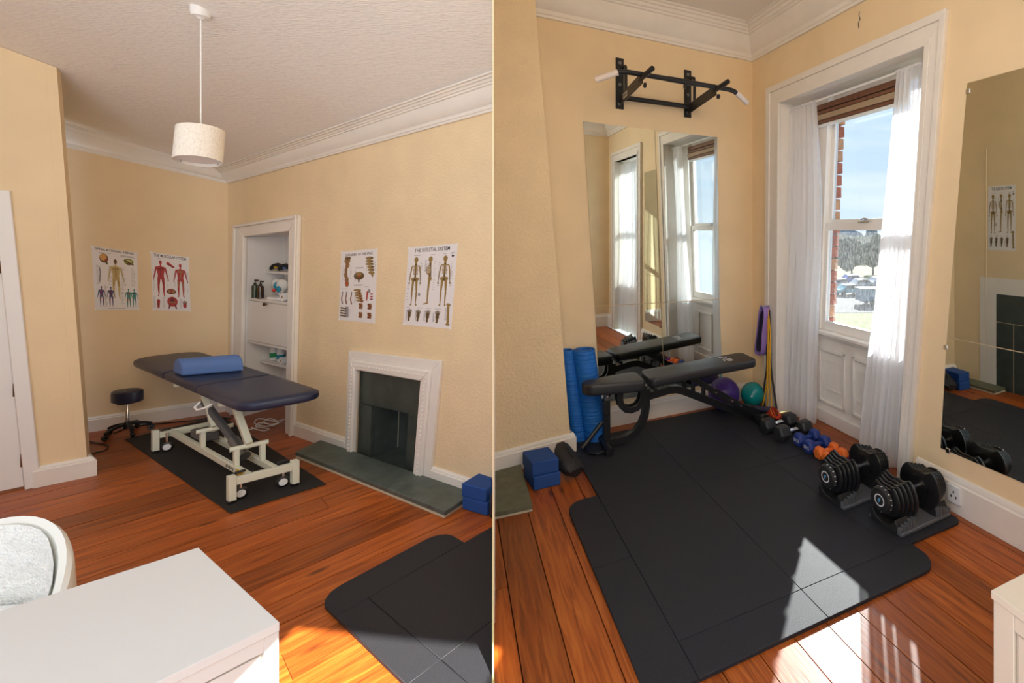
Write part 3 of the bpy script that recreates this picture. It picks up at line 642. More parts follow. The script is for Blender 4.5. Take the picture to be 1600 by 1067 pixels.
# ---- posters
class Sheet:
    def __init__(s, W, px): s.W = W; s.c = [W.sz(x, y) for x, y in px]
    def P(s, u, v, w):
        (a, b, c, d) = s.c
        q = [(a[i]*(1-u)+b[i]*u)*(1-v)+(d[i]*(1-u)+c[i]*u)*v for i in (0, 1)]; return s.W.p(q[0], q[1], w)
class Art:
    """flat print on a sheet: shapes in (u, v) of the sheet, v downwards, aspect-corrected by k"""
    def __init__(s, sheet, k): s.sh = sheet; s.k = k; s.m = {}; s.lay = .0016
    def poly(s, ink, pts):
        m = s.m.setdefault(ink, MB()); s.lay += .0000015
        m.add([s.sh.P(u, v, s.lay) for u, v in pts], [list(range(len(pts)))])
    def ell(s, ink, u, v, a, b, n=12): s.poly(ink, [(u+a*s.k*math.cos(2*math.pi*i/n), v+b*math.sin(2*math.pi*i/n)) for i in range(n)])
    def cap(s, ink, p, q, r1, r2):
        dx, dy = (q[0]-p[0])/s.k, q[1]-p[1]; L = math.hypot(dx, dy) or 1; nx, ny = -dy/L, dx/L; tx, ty = dx/L, dy/L; k = s.k
        s.poly(ink, [(p[0]+nx*r1*k, p[1]+ny*r1), (p[0]-tx*r1*.7*k, p[1]-ty*r1*.7), (p[0]-nx*r1*k, p[1]-ny*r1), (q[0]-nx*r2*k, q[1]-ny*r2), (q[0]+tx*r2*.7*k, q[1]+ty*r2*.7), (q[0]+nx*r2*k, q[1]+ny*r2)])
    def rect(s, ink, u0, v0, u1, v1): s.poly(ink, [(u0, v0), (u1, v0), (u1, v1), (u0, v1)])
    def text(s, ink, txt, u0, v0, u1, v1, bold=.012):
        vs, fs, _ = text_shape(txt, bold); m = s.m.setdefault(ink, MB()); s.lay += .0000015
        m.add([s.sh.P(u0+(u1-u0)*x, v1-(v1-v0)*y, s.lay) for x, y in vs], fs)
    def notes(s, u0, v0, u1, v1, n, r):
        for i in range(n):
            v = v0+(v1-v0)*(i+.5)/n; a = r.uniform(.4, 1); s.rect('ink_grey', u0, v, u0+(u1-u0)*a, v+.0045)
    def figure(s, c1, c2, u, v0, h, side=False, ribs=False, arms=.5):
        k = s.k; fx = .62 if ribs else 1; X = lambda a: u+a*h*k*fx; Y = lambda b: v0+b*h
        s.ell(c1, X(0), Y(.06), .042*h, .058*h); s.cap(c1, (X(0), Y(.11)), (X(0), Y(.17)), .02*h, .025*h)
        if side:
            s.cap(c2, (X(0), Y(.15)), (X(.01), Y(.46)), .02*h, .028*h); s.ell(c1, X(-.03), Y(.28), .055*h, .10*h)
            s.ell(c1, X(.01), Y(.46), .04*h, .05*h); s.cap(c1, (X(.0), Y(.5)), (X(-.01), Y(.73)), .022*h, .018*h); s.cap(c1, (X(-.01), Y(.74)), (X(-.01), Y(.95)), .018*h, .012*h); s.cap(c1, (X(-.09), Y(.985)), (X(0), Y(.96)), .01*h, .016*h)
            for q in range(5): s.cap('paper_line', (X(-.07), Y(.22+.03*q)), (X(.0), Y(.205+.03*q)), .004*h, .004*h)
            return
        if ribs:
            s.cap(c2, (X(0), Y(.15)), (X(0), Y(.46)), .014*h, .018*h); s.cap(c1, (X(-.115), Y(.185)), (X(.115), Y(.185)), .012*h, .012*h)
            for q in range(6):
                y = .205+.028*q; a = .07+.012*math.sin(q/5*3.14)
                s.cap(c1, (X(-a), Y(y+.014)), (X(0), Y(y)), .008*h, .008*h); s.cap(c1, (X(a), Y(y+.014)), (X(0), Y(y)), .008*h, .008*h)
            s.ell(c1, X(-.05), Y(.455), .05*h, .04*h); s.ell(c1, X(.05), Y(.455), .05*h, .04*h); s.ell(c2, X(0), Y(.47), .03*h, .03*h)
            r = .55
        else:
            s.poly(c1, [(X(-.13), Y(.19)), (X(-.03), Y(.165)), (X(.03), Y(.165)), (X(.13), Y(.19)), (X(.10), Y(.33)), (X(.085), Y(.42)), (X(.10), Y(.52)), (X(-.10), Y(.52)), (X(-.085), Y(.42)), (X(-.10), Y(.33))])
            s.cap(c2, (X(0), Y(.19)), (X(0), Y(.46)), .012*h, .012*h); s.ell(c2, X(-.05), Y(.24), .03*h, .03*h); s.ell(c2, X(.05), Y(.24), .03*h, .03*h)
            r = 1
        for g_ in (-1, 1):
            s.cap(c1, (X(.125*g_), Y(.20)), (X(.165*g_), Y(.36)), .026*h*r, .022*h*r); s.cap(c1, (X(.165*g_), Y(.37)), (X((.18+.05*arms)*g_), Y(.50)), .02*h*r, .014*h*r); s.ell(c1, X((.185+.05*arms)*g_), Y(.535), .016*h, .026*h)
            s.cap(c1, (X(.055*g_), Y(.49)), (X(.075*g_), Y(.71)), .045*h*r, .028*h*r); s.cap(c1, (X(.075*g_), Y(.72)), (X(.072*g_), Y(.94)), .032*h*r, .015*h*r); s.cap(c1, (X(.072*g_), Y(.955)), (X(.095*g_), Y(.985)), .014*h, .016*h)
            if not ribs: s.cap(c2, (X(.06*g_), Y(.54)), (X(.07*g_), Y(.68)), .014*h, .01*h)
    def done(s, root):
        for ink, m in s.m.items():
            nm = {'ink': 'lettering', 'ink_grey': 'caption_lines'}.get(ink, 'illustration')
            m.build(nm, MT['paper' if ink == 'paper_line' else ink], root, merge=False, recalc=False, flat=True, kind='stuff')
def poster(W, px, label, draw, k, seed):
    sh = Sheet(W, px); b = (sh.P(0, 1, 0)+sh.P(1, 1, 0))/2
    t = thing('anatomy_poster', label, 'poster', b, group='anatomy posters on the cream walls')
    m = MB(); n = 6; r = random.Random(seed)
    for j in range(n+1):
        for i in range(n+1): m.v.append(sh.P(i/n, j/n, .0012))
    for j in range(n):
        for i in range(n): m.f.append([j*(n+1)+i, j*(n+1)+i+1, (j+1)*(n+1)+i+1, (j+1)*(n+1)+i]); m.sm.append(False)
    m.prism([sh.P(0, 0, .0001), sh.P(1, 0, .0001), sh.P(1, 1, .0001), sh.P(0, 1, .0001)], W.N()*.001)
    m.build('paper_sheet', MT['paper'], t, merge=False)
    a = Art(sh, k); draw(a, r); a.done(t)
    for u, v in ((.01, .008), (.99, .008), (.01, .992), (.99, .992)):
        MB().box(sh.P(u, v, .002), W.Dv()*.006, V((0, 0, .006)), W.N()*.001).build('tape_corner', MT['white_plastic'], t)
    return t
def draw_spine_nerves(a, r):
    a.text('ink', 'SPINAL & CRANIAL NERVES', .08, .015, .92, .05)
    a.ell('bone_dark', .25, .17, .075, .075); a.ell('brain', .24, .155, .06, .055); a.ell('muscle', .30, .20, .025, .02); a.cap('bone_dark', (.30, .21), (.31, .26), .02, .015)
    a.ell('olive', .80, .18, .085, .055); a.ell('nerve', .80, .175, .055, .03); a.cap('bone_dark', (.70, .16), (.9, .23), .012, .012); a.ell('bone_dark', .80, .22, .04, .02)
    a.figure('nerve', 'bone', .50, .17, .65); a.ell('bone_dark', .5, .205, .028, .04)
    for q in range(9): a.cap('bone', (.44-.01*q % .03, .34+.022*q), (.56, .33+.022*q), .003, .003)
    a.cap('ink_grey', (.14, .33), (.16, .40), .014, .012); a.cap('ink_grey', (.16, .40), (.13, .55), .012, .014)
    a.figure('vein', 'muscle', .16, .62, .33); a.figure('vein', 'muscle_dark', .37, .62, .33); a.figure('green_ink', 'muscle', .77, .64, .32); a.figure('green_ink', 'vein', .90, .64, .32)
    for u in (.07, .33, .62, .84): a.notes(u, .28, u+.11, .60, 14, r)
    a.notes(.22, .60, .31, .95, 22, r); a.notes(.60, .62, .68, .90, 12, r); a.notes(.15, .08, .42, .095, 2, r); a.notes(.62, .08, .95, .11, 3, r); a.notes(.3, .965, .75, .98, 2, r)
def draw_muscle(a, r):
    a.text('ink', 'THE MUSCULAR SYSTEM', .08, .02, .92, .068)
    a.figure('muscle', 'muscle_dark', .24, .12, .64); a.figure('muscle', 'bone', .76, .14, .62)
    a.cap('muscle', (.42, .16), (.60, .22), .03, .012); a.cap('muscle_dark', (.44, .18), (.58, .23), .012, .008)
    a.ell('muscle_dark', .50, .66, .09, .05); a.ell('bone', .45, .66, .03, .035); a.ell('bone', .55, .66, .03, .035); a.ell('muscle', .5, .645, .03, .025)
    a.ell('muscle', .52, .84, .10, .09); a.ell('muscle_dark', .52, .82, .045, .05); a.cap('bone', (.44, .85), (.60, .85), .012, .012); a.cap('muscle_dark', (.45, .90), (.42, .965), .018, .01); a.cap('muscle_dark', (.59, .90), (.62, .965), .018, .01)
    a.cap('muscle', (.16, .82), (.15, .95), .028, .02); a.cap('muscle_dark', (.14, .83), (.14, .92), .008, .008)
    a.ell('muscle', .85, .90, .035, .05)
    for q in range(5): a.cap('brown_ink', (.815+.018*q, .87), (.79+.03*q, .81+.01*abs(q-2)), .008, .006)
    for u, v0, v1 in ((.03, .28, .66), (.38, .28, .58), (.58, .28, .58), (.92, .28, .66), (.03, .76, .95), (.27, .76, .95), (.72, .78, .95)): a.notes(u, v0, u+.06, v1, 12, r)
    a.notes(.15, .085, .33, .095, 1, r); a.notes(.66, .085, .85, .1, 1, r)
def draw_disorders(a, r):
    a.text('ink', 'DISORDERS OF THE SPINE', .13, .04, .88, .075)
    for u, v, w in ((.19, .14, .045), (.20, .20, .03), (.16, .27, .022), (.15, .34, .022), (.19, .41, .03), (.20, .47, .03)): a.ell('bone', u, v, w, .045)
    a.cap('brown_ink', (.19, .12), (.16, .30), .02, .016); a.cap('brown_ink', (.16, .30), (.20, .44), .016, .02); a.rect('bone_dark', .12, .085, .28, .12); a.cap('muscle', (.18, .45), (.22, .50), .014, .01)
    a.ell('bone_dark', .53, .36, .075, .055); a.ell('bone', .53, .34, .04, .03); a.ell('muscle', .53, .365, .018, .014); a.cap('bone_dark', (.53, .40), (.53, .45), .014, .008)
    for q in range(6): a.ell('bone', .80+.012*q*(1 if q > 2 else -.3), .12+.04*q, .055-.003*q, .02); a.ell('bone_dark', .86+.01*q, .125+.04*q, .02, .014)
    a.cap('bone', (.88, .32), (.90, .38), .025, .006)
    for u in (.08, .20, .34): a.ell('ink_grey', u, .60, .012, .018); a.cap('brown_ink', (u, .62), (u-.02, .69), .008, .008); a.cap('brown_ink', (u-.02, .69), (u+.01, .76), .008, .01)
    for q in range(5): a.ell('bone', .50+.02*q, .56+.036*q, .055, .016); a.ell('muscle_dark', .55+.02*q, .575+.036*q, .022, .01)
    a.cap('muscle', (.78, .58), (.76, .70), .014, .008); a.rect('muscle', .86, .60, .92, .62); a.rect('muscle', .86, .635, .92, .655); a.rect('muscle_dark', .86, .67, .92, .69); a.ell('ink_grey', .82, .57, .02, .028)
    a.rect('ink_grey', .17, .80, .27, .955)
    for q in range(4): a.cap('bone_dark', (.05, .82+.037*q), (.20, .83+.037*q), .012, .008)
    for u in (.56, .80):
        for v in (.78, .905):
            a.rect('bone', u, v-.04, u+.10, v+.04)
            for q in range(3): a.ell('muscle_dark', u+.03+.035*(q % 2), v-.025+.025*q, .022, .01)
    for u, v0, v1 in ((.28, .2, .4), (.05, .2, .45), (.40, .28, .44), (.93, .1, .3), (.72, .1, .3), (.27, .83, .95), (.42, .58, .74)): a.notes(u, v0, u+.06, v1, 8, r)
    a.notes(.42, .235, .66, .255, 2, r); a.notes(.4, .475, .68, .50, 2, r); a.notes(.05, .535, .25, .545, 1, r); a.notes(.7, .5, .92, .515, 1, r)
def draw_skeleton(a, r):
    a.text('ink', 'THE SKELETAL SYSTEM', .14, .025, .86, .07)
    a.figure('bone', 'bone_dark', .19, .13, .62, ribs=True, arms=0); a.figure('bone', 'bone_dark', .49, .13, .60, side=True); a.figure('bone', 'bone_dark', .79, .13, .61, ribs=True, arms=0)
    for u in (.12, .31, .51, .71):
        a.ell('bone_dark', u, .87, .022, .035)
        for q in range(5): a.cap('bone_dark', (u-.02+.012*q, .85), (u-.045+.024*q, .79+.008*abs(q-2)), .005, .004)
        a.cap('bone_dark', (u, .89), (u-.005, .94), .012, .012)
    a.cap('bone', (.915, .73), (.925, .93), .014, .014); a.ell('bone', .905, .715, .02, .016); a.ell('bone', .935, .72, .014, .014); a.ell('bone', .915, .95, .02, .014); a.ell('bone', .94, .95, .016, .014)
    for u, v0, v1 in ((.03, .22, .72), (.28, .18, .50), (.38, .17, .32), (.57, .15, .55), (.66, .2, .5), (.90, .2, .5), (.05, .80, .95), (.25, .8, .93), (.43, .8, .93), (.62, .82, .93), (.86, .75, .9), (.28, .58, .62)): a.notes(u, v0, u+.05, v1, 14, r)
    for u in (.14, .46, .74): a.notes(u, .105, u+.14, .115, 1, r)
    for u in (.05, .27, .46, .65): a.notes(u, .765, u+.15, .775, 1, r)
    a.notes(.90, .095, .97, .115, 3, r); a.ell('ink', .93, .14, .015, .012)
poster(WB, [(143, 384), (214.5, 394.5), (217.5, 484), (149, 484)], 'anatomy chart headed spinal and cranial nerves, leftmost on the far wall', draw_spine_nerves, 1.3, 1)
poster(WB, [(235.5, 393.5), (295, 402), (298, 486), (239, 484.5)], 'anatomy chart with two red muscle figures on the far wall', draw_muscle, 1.42, 2)
poster(WA, [(533.5, 393.5), (590, 388), (586, 505), (529.5, 499.5)], 'spine disorders chart left of the skeleton chart on the fireplace wall', draw_disorders, 1.96, 3)
poster(WA, [(638.7, 386.6), (715.3, 380.3), (705, 514), (630, 507)], 'anatomy chart with three standing skeletons above the fireplace', draw_skeleton, 1.67, 4)
# ---- treatment couch: local frame, a from the near end to the far end, b across
NL = V((-2.73, 2.83, 0)); tu = V((-.876, .482, 0)).normalized(); tw = V((.735, .678, 0)).normalized()
TZ = V((0, 0, 1))
def T(a, b, z): return NL+tu*a+tw*b+TZ*z
couch = thing('treatment_couch', 'navy padded treatment couch on a cream lifting frame with white castors', 'treatment couch', T(.66, .14, 0))
def tb(a0, a1, b0, b1, z0, z1): return MB().prism([T(a0, b0, z0), T(a1, b0, z0), T(a1, b1, z0), T(a0, b1, z0)], TZ*(z1-z0))
LEN, WID = 1.33, .285; CM = MT['cream_metal']
Z0 = .006
for a in (0, LEN):
    for b in (0, WID):
        tb(a-.02, a+.02, b-.017, b+.017, Z0+.014, .165).build('frame_leg', CM, couch, bevel=.003)
        MB().lathe([(0, 0), (.02, 0), (.02, .008), (.01, .014), (0, .014)], T(a, b, Z0), n=12).build('rubber_foot', MT['black_plastic'], couch)
    tb(a-.016, a+.016, .017, WID-.017, .105, .15).build('cross_beam', CM, couch, bevel=.003)
for b in (.085, .205):
    r_ = tb(.016, LEN-.016, b-.013, b+.013, .105, .145).build('side_rail', CM, couch, bevel=.003)
    if b < .1:
        tb(.07, .17, b-.0136, b-.013, .108, .142).build('warning_label', MT['label_yellow'], r_)
        for i in range(4): tb(.09+.018*i, .098+.018*i, b-.0140, b-.0136, .115, .135).build('label_mark', MT['ink'], r_)
        # small dark script mark, too blurred to read
        em = MB()
        for i in range(7): em.prism([T(.33-.017*i, b-.0140, .113+.004*(i % 3)), T(.322-.017*i, b-.0140, .113+.004*(i % 3)), T(.318-.017*i, b-.0140, .131+.003*(i % 2)), T(.326-.017*i, b-.0140, .131+.003*(i % 2))], tw*.0008)
        em.build('script_mark', MT['ink'], r_, kind='stuff')
for a in (.215, .76):
    for b in (.085, .205): tb(a-.016, a+.016, b-.012, b+.012, .145, .255).build('post', CM, couch, bevel=.003)
    MB().tube([T(a, .055, .25), T(a, .235, .25)], .0145, 12).build('pivot_tube', CM, couch)
    MB().bar(T(a, .145, .25), T(a+.27, .145, .515), .085, .034, tw).build('lift_arm', CM, couch, bevel=.004)
    MB().tube([T(a+.27, .06, .515), T(a+.27, .23, .515)], .011, 10).build('pivot_tube', CM, couch)
tb(.30, 1.16, .075, .10, .500, .53).build('top_rail', CM, couch, bevel=.003); tb(.30, 1.16, .19, .215, .500, .53).build('top_rail', CM, couch, bevel=.003)
for a in (.33, 1.12): tb(a-.014, a+.014, .04, .36, .500, .528).build('top_bearer', CM, couch, bevel=.003)
MB().tube([T(.48, .0, .515), T(.46, -.03, .49), T(.40, -.035, .485), T(.36, -.01, .50), T(.36, .02, .515)], .006, 8).build('release_lever', MT['white_plastic'], couch)
MB().tube([T(.02, .30, .52), T(.02, .335, .515), T(-.0, .34, .512)], .006, 8).build('release_lever', MT['white_plastic'], couch)
MB().tube([T(.36, .145, .20), T(.95, .145, .40)], .022, 12).build('lift_motor', MT['dark_grey_plastic'], couch)
MB().tube([T(.28, .145, .17), T(.46, .145, .235)], .030, 12).build('motor_housing', MT['grey_metal'], couch)
tb(.84, 1.05, .10, .19, .147, .20).build('control_box', MT['dark_grey_plastic'], couch, bevel=.01)
def pad(a0, a1, b0, b1, z0, z1, rnd, name, tilt=0.0):
    """upholstered pad with rounded corners: rnd = list of four corner radii"""
    cs = [(a0, b0, 1, 1), (a1, b0, -1, 1), (a1, b1, -1, -1), (a0, b1, 1, -1)]; out = []
    for (a, b, sa, sb), r in zip(cs, rnd):
        for k in range(7):
            t = k/6*math.pi/2
            if sa*sb > 0: da, db = 1-math.sin(t), 1-math.cos(t)
            else: da, db = 1-math.cos(t), 1-math.sin(t)
            out.append((a+sa*r*da, b+sb*r*db))
    # order the outline around the centre
    ca, cb = (a0+a1)/2, (b0+b1)/2; out.sort(key=lambda p: math.atan2((p[1]-cb)*(a1-a0), (p[0]-ca)*(b1-b0)))
    m = MB(); h = z1-z0; rings = [(.016, 0), (.004, h*.12), (0, h*.3), (0, h*.72), (.005, h*.88), (.016, h), (.05, h+.003)]
    n = len(out)
    for ins, z in rings:
        for a, b in out:
            da, db = ca-a, cb-b; sa = max(0, 1-ins/max(abs(da), 1e-3)) if abs(da) > ins else .2; sb = max(0, 1-ins/max(abs(db), 1e-3)) if abs(db) > ins else .2
            m.v.append(T(ca-da*sa, cb-db*sb, z0+z+tilt*(ca-da*sa-a0)))
    m.f.append(list(range(n))[::-1]); m.sm.append(False)
    for i in range(len(rings)-1):
        for k in range(n): m.f.append([i*n+k, i*n+(k+1) % n, (i+1)*n+(k+1) % n, (i+1)*n+k]); m.sm.append(True)
    m.f.append([(len(rings)-1)*n+k for k in range(n)]); m.sm.append(True)
    return m.build(name, MT['vinyl_navy'], couch, merge=False)
pad(-.10, .605, .015, .395, .535, .592, (.09, .01, .01, .09), 'foot_section')
pad(.61, 1.225, .015, .395, .535, .590, (.01, .01, .01, .01), 'middle_section')
hd = pad(1.23, 2.02, .015, .395, .535, .590, (.02, .12, .12, .02), 'head_section')
n = 20
MB().add([T(1.52+.09*math.cos(2*math.pi*i/n), .205+.045*math.sin(2*math.pi*i/n), .5945) for i in range(n)], [list(range(n))]).build('face_hole', MT['ink'], hd)
for a, b in ((.03, .05), (.03, .24), (LEN-.03, .05)):
    c = T(a, b, Z0+.033); k = tu if True else tw; side = -tu+tw*-.3; side.normalize()
    w_ = MB().lathe([(0, -.014), (.022, -.014), (.033, -.009), (.033, .009), (.022, .014), (0, .014)], c, side, 20).build('castor', MT['black_plastic'], couch)
    MB().lathe([(0, .0155), (.020, .0155), (.024, .012), (.024, .0)], c, side, 20).build('castor_hub', MT['white_plastic'], w_)
    MB().lathe([(0, .0155), (.020, .0155), (.024, .012), (.024, .0)], c, -side, 20).build('castor_hub', MT['white_plastic'], w_)
    MB().tube([c+TZ*.0, c+TZ*.10], .009, 10).build('castor_stem', MT['chrome'], w_)
    MB().bar(c+TZ*.125-tw*.03-tu*.005, c+TZ*.128+tw*.02, .022, .012).build('brake_pedal', MT['black_plastic'], w_, bevel=.004)
# bolster
q0, q1 = fl(284, 588, .5945), fl(381, 580, .5945); n = 14
prof = [(0, 0), (0, .015)]+[(.088-.085*math.cos(math.pi*i/n), .035+.075*math.sin(math.pi*i/n)) for i in range(n+1)]+[(.176, .015), (.176, 0)]
vs = [q+tu*x+TZ*z for q in (q0, q1) for x, z in prof]; k = len(prof)
MB().add(vs, [list(range(k)), list(range(k, 2*k))[::-1]]+[[i, (i+1) % k, (i+1) % k+k, i+k] for i in range(k)]).build('bolster', MT['foam_blue'], label='light blue half-round bolster lying across the treatment couch', cat='bolster', bevel=.012, seg=3)
# black mat under the couch
mq = [fl(195, 687), fl(360, 803), fl(510, 757), fl(345, 650)]
MB().prism([p+TZ*.0005 for p in mq], TZ*.005).build('floor_mat', MT['rubber_thin'], label='thin black rubber mat under the treatment couch', cat='mat', bevel=.002)

# ---- saddle stool
sc_ = fl(199, 678); st = thing('rolling_stool', 'round navy padded stool on a black five-arm castor base', 'stool', sc_)
R_ = .094
m = MB(); n = 36; pr = [(0, .255), (.9, .255), (.99, .262), (1, .275), (1, .325), (.97, .338), (.85, .345), (0, .348)]
for q, z in pr: m.v += [sc_+V((.106*q*math.cos(2*math.pi*k/n), .066*q*math.sin(2*math.pi*k/n), z)) for k in range(n)]
for i in range(len(pr)-1):
    for k in range(n): m.f.append([i*n+k, i*n+(k+1) % n, (i+1)*n+(k+1) % n, (i+1)*n+k]); m.sm.append(True)
m.build('seat_cushion', MT['vinyl_navy'], st)
MB().lathe([(R_*.6, .245), (R_*.6, .256), (0, .256)], sc_, n=20).build('seat_plate', MT['black_plastic'], st)
MB().lathe([(.012, .09), (.012, .19), (.0085, .195), (.0085, .25)], sc_, n=14).build('gas_column', MT['chrome'], st)
MB().lathe([(0, .05), (.022, .05), (.022, .085), (.014, .10), (0, .10)], sc_, n=16).build('hub', MT['black_plastic'], st)
for i in range(5):
    a = 2*math.pi*i/5+.75; d = V((math.cos(a), math.sin(a), 0)); s_ = d.cross(TZ)
    arm = MB().sweep([sc_+d*.01+TZ*.078, sc_+d*.06+TZ*.076, sc_+d*.10+TZ*.066, sc_+d*.128+TZ*.05], s_, .024, .018).build('base_arm', MT['black_plastic'], st, bevel=.003)
    c = sc_+d*.125+TZ*.021
    w_ = MB().lathe([(0, -.010), (.017, -.010), (.021, -.006), (.021, .006), (.017, .010), (0, .010)], c, s_, 16).tube([c, c+TZ*.03], .006, 8).build('castor', MT['black_plastic'], arm)
    m = MB()
    for q in (-1, 1): m.lathe([(.011, .0103), (.016, .0103), (.016, .009)], c, s_*q, 16)
    m.build('castor_ring', MT['grey_metal'], arm)

# ---- pendant lamp
lp = at(309.5, 252, 2.48); ct = CEIL(lp.x, lp.y)
lamp = thing('pendant_lamp', 'pale speckled fabric drum pendant lamp hanging from a white cord', 'lamp', V((lp.x, lp.y, lp.z)))
zb = lp.z; r = .092; hh = .172
AX = (TZ+V((-.72, .695, 0))*.20+V((.695, .72, 0))*.06).normalized(); AXA = AX.orthogonal().normalized(); AXB = AX.cross(AXA)
m = MB().lathe([(r, 0), (r, hh)], lp, AX, 40); m.lathe([(r-.003, hh), (r-.003, 0)], lp, AX, 40); m.lathe([(r-.003, 0), (r, 0)], lp, AX, 40); m.lathe([(r-.003, hh), (r, hh)], lp, AX, 40)
m.build('shade', MT['lamp_fabric'], lamp, merge=False, recalc=False)
MB().lathe([(r-.004, .003), (r-.004, hh-.003)], lp, AX, 40).build('shade_lining', MT['lamp_inner'], lamp, recalc=False)
MB().lathe([(0, .014), (r-.006, .014), (r-.006, .019), (0, .019)], lp, AX, 40).build('diffuser', MT['lamp_inner'], lamp)
for i in range(3):
    a = 2*math.pi*i/3+.4; MB().tube([lp+(AXA*math.cos(a)+AXB*math.sin(a))*r*.85+AX*.002, lp+(AXA*math.cos(a)+AXB*math.sin(a))*r*.85+AX*.02], .003, 8).build('diffuser_screw', MT['chrome'], lamp)
top = lp+AX*hh
MB().lathe([(.014, -.03), (.014, .012), (.010, .018), (0, .018)], top, n=14).build('lampholder', MT['white_plastic'], lamp)
m = MB()
for i in range(3):
    a = 2*math.pi*i/3; m.tube([top-AX*.015, top+(AXA*math.cos(a)+AXB*math.sin(a))*r-AX*.004], .0022, 6)
m.build('spider', MT['white_plastic'], lamp)
dd = 2.6
tcx = at(307.5, 8, dd); cz = CEIL(tcx.x, tcx.y)
MB().tube([top, V((top.x, top.y, (zb+hh+ct)/2)), V((top.x, top.y, CEIL(top.x, top.y)-.02))], .0032, 8).build('cord', MT['white_plastic'], lamp)
MB().lathe([(0, -.045), (.012, -.045), (.02, -.035), (.036, -.03), (.04, -.012), (.04, .02)], V((top.x, top.y, CEIL(top.x, top.y))), n=24).build('ceiling_rose', MT['white_plastic'], lamp)

# ---- blue foam blocks and the edge of the bag by the hearth
def block(name, c0, c1, dep, z0, h, material, label, group, mx=None):
    e = (c1-c0); n = V((-e.y, e.x, 0)).normalized()
    if n.y < 0: n = -n
    q = [c0, c1, c1+n*dep, c0+n*dep]
    if mx is not None: q = [V((p.x, p.y, 0)) for p in clip([(p.x, p.y) for p in q], mx)]
    return MB().prism([V((p.x, p.y, z0)) for p in q], TZ*h).build(name, MT[material], label=label, cat='yoga block', group=group, bevel=.006)
c0, c1 = fl(721, 795.5), fl(760, 807); 
LS = ccw([(SEAM*.5-.006, .5), (SEAM*3-.006, 3.0), (-4, 4), (-4, .5)])
block('yoga_block', c0+V((.004, 0, 0)), c1+V((.004, .0, 0)), .13, .0005, .073, 'block_blue', 'lower navy foam block in the stack right of the slate hearth', 'blue foam blocks by the hearth', LS)
block('yoga_block', c0, c1+V((-.006, .004, 0)), .13, .0745, .074, 'block_blue', 'upper navy foam block in the stack right of the slate hearth', 'blue foam blocks by the hearth', LS)
m = MB(); q = [(760, 809), (767, 805), (770, 803)]
bp = fl(768.5, 803); bq = [V((p.x, p.y, .001)) for p in clip([(bp.x-.004, bp.y-.03), (bp.x+.03, bp.y-.06), (bp.x+.03, bp.y+.08), (bp.x-.005, bp.y+.08)], LS)]
if len(bq) > 2:
    cc = sum(bq, V((0, 0, 0)))/len(bq)
    MB().add(bq+[cc+(p-cc)*.9+TZ*.10 for p in bq]+[cc+TZ*.135], [list(range(len(bq)))]+[[i, (i+1) % len(bq), (i+1) % len(bq)+len(bq), i+len(bq)] for i in range(len(bq))]+[[i+len(bq), (i+1) % len(bq)+len(bq), 2*len(bq)] for i in range(len(bq))]).build('drawstring_bag', MT['bag_black'], label='edge of a black fabric bag beside the blocks by the hearth', cat='bag', bevel=.008)

# ---- rubber gym mat, consulting half: tiles in rows
gu = V((.537, .843)); gv = V((.843, -.537)); go = V((-1.645, 2.085))
hullm = ccw([(SEAM*.9-.005, .9), (SEAM*3.0-.005, 3.0), (-4, 4), (-4, .9)])
gm = thing('gym_mat', 'black rubber tile mat on the boards in front of the blue blocks', 'mat', V((-1.05, 1.95, 0)))
def rtile(u0, u1, v0, v1, r=0.0, corner=None, name='rubber_tile', root=gm, o=go, eu=gu, ev=gv, hull=hullm, h=.016, g=.0012):
    pts = []
    for i, (u, v, su, sv) in enumerate(((u0+g, v0+g, 1, 1), (u1-g, v0+g, -1, 1), (u1-g, v1-g, -1, -1), (u0+g, v1-g, 1, -1))):
        if corner is not None and i in corner:
            for k in range(7):
                t = k/6*math.pi/2
                if su*sv > 0: du, dv = 1-math.sin(t), 1-math.cos(t)
                else: du, dv = 1-math.cos(t), 1-math.sin(t)
                pts.append((u+su*r*du, v+sv*r*dv))
        else: pts.append((u, v))
    cu, cv = (u0+u1)/2, (v0+v1)/2
    pts.sort(key=lambda p: math.atan2((p[1]-cv)*(u1-u0), (p[0]-cu)*(v1-v0)))
    q = [o+eu*u+ev*v for u, v in pts]; q = ccw(q)
    q = clip(q, hull) if hull else [V(p) for p in q]
    if len(q) < 3: return
    MB().prism([(p.x, p.y, .0005) for p in q], (0, 0, h)).build(name, MT['rubber'], root, bevel=.0012, seg=1)
rtile(0, .56, 0, .19, .095, (0, 1), 'edge_strip')
go2 = go
rtile(.0, .12, .19, .75, name='edge_strip'); rtile(.0, .12, .75, 1.31, name='edge_strip'); rtile(.12, .68, .19, .75); rtile(.12, .68, .75, 1.31); rtile(.68, 1.3, .19, .75); rtile(.68, 1.3, .75, 1.31)
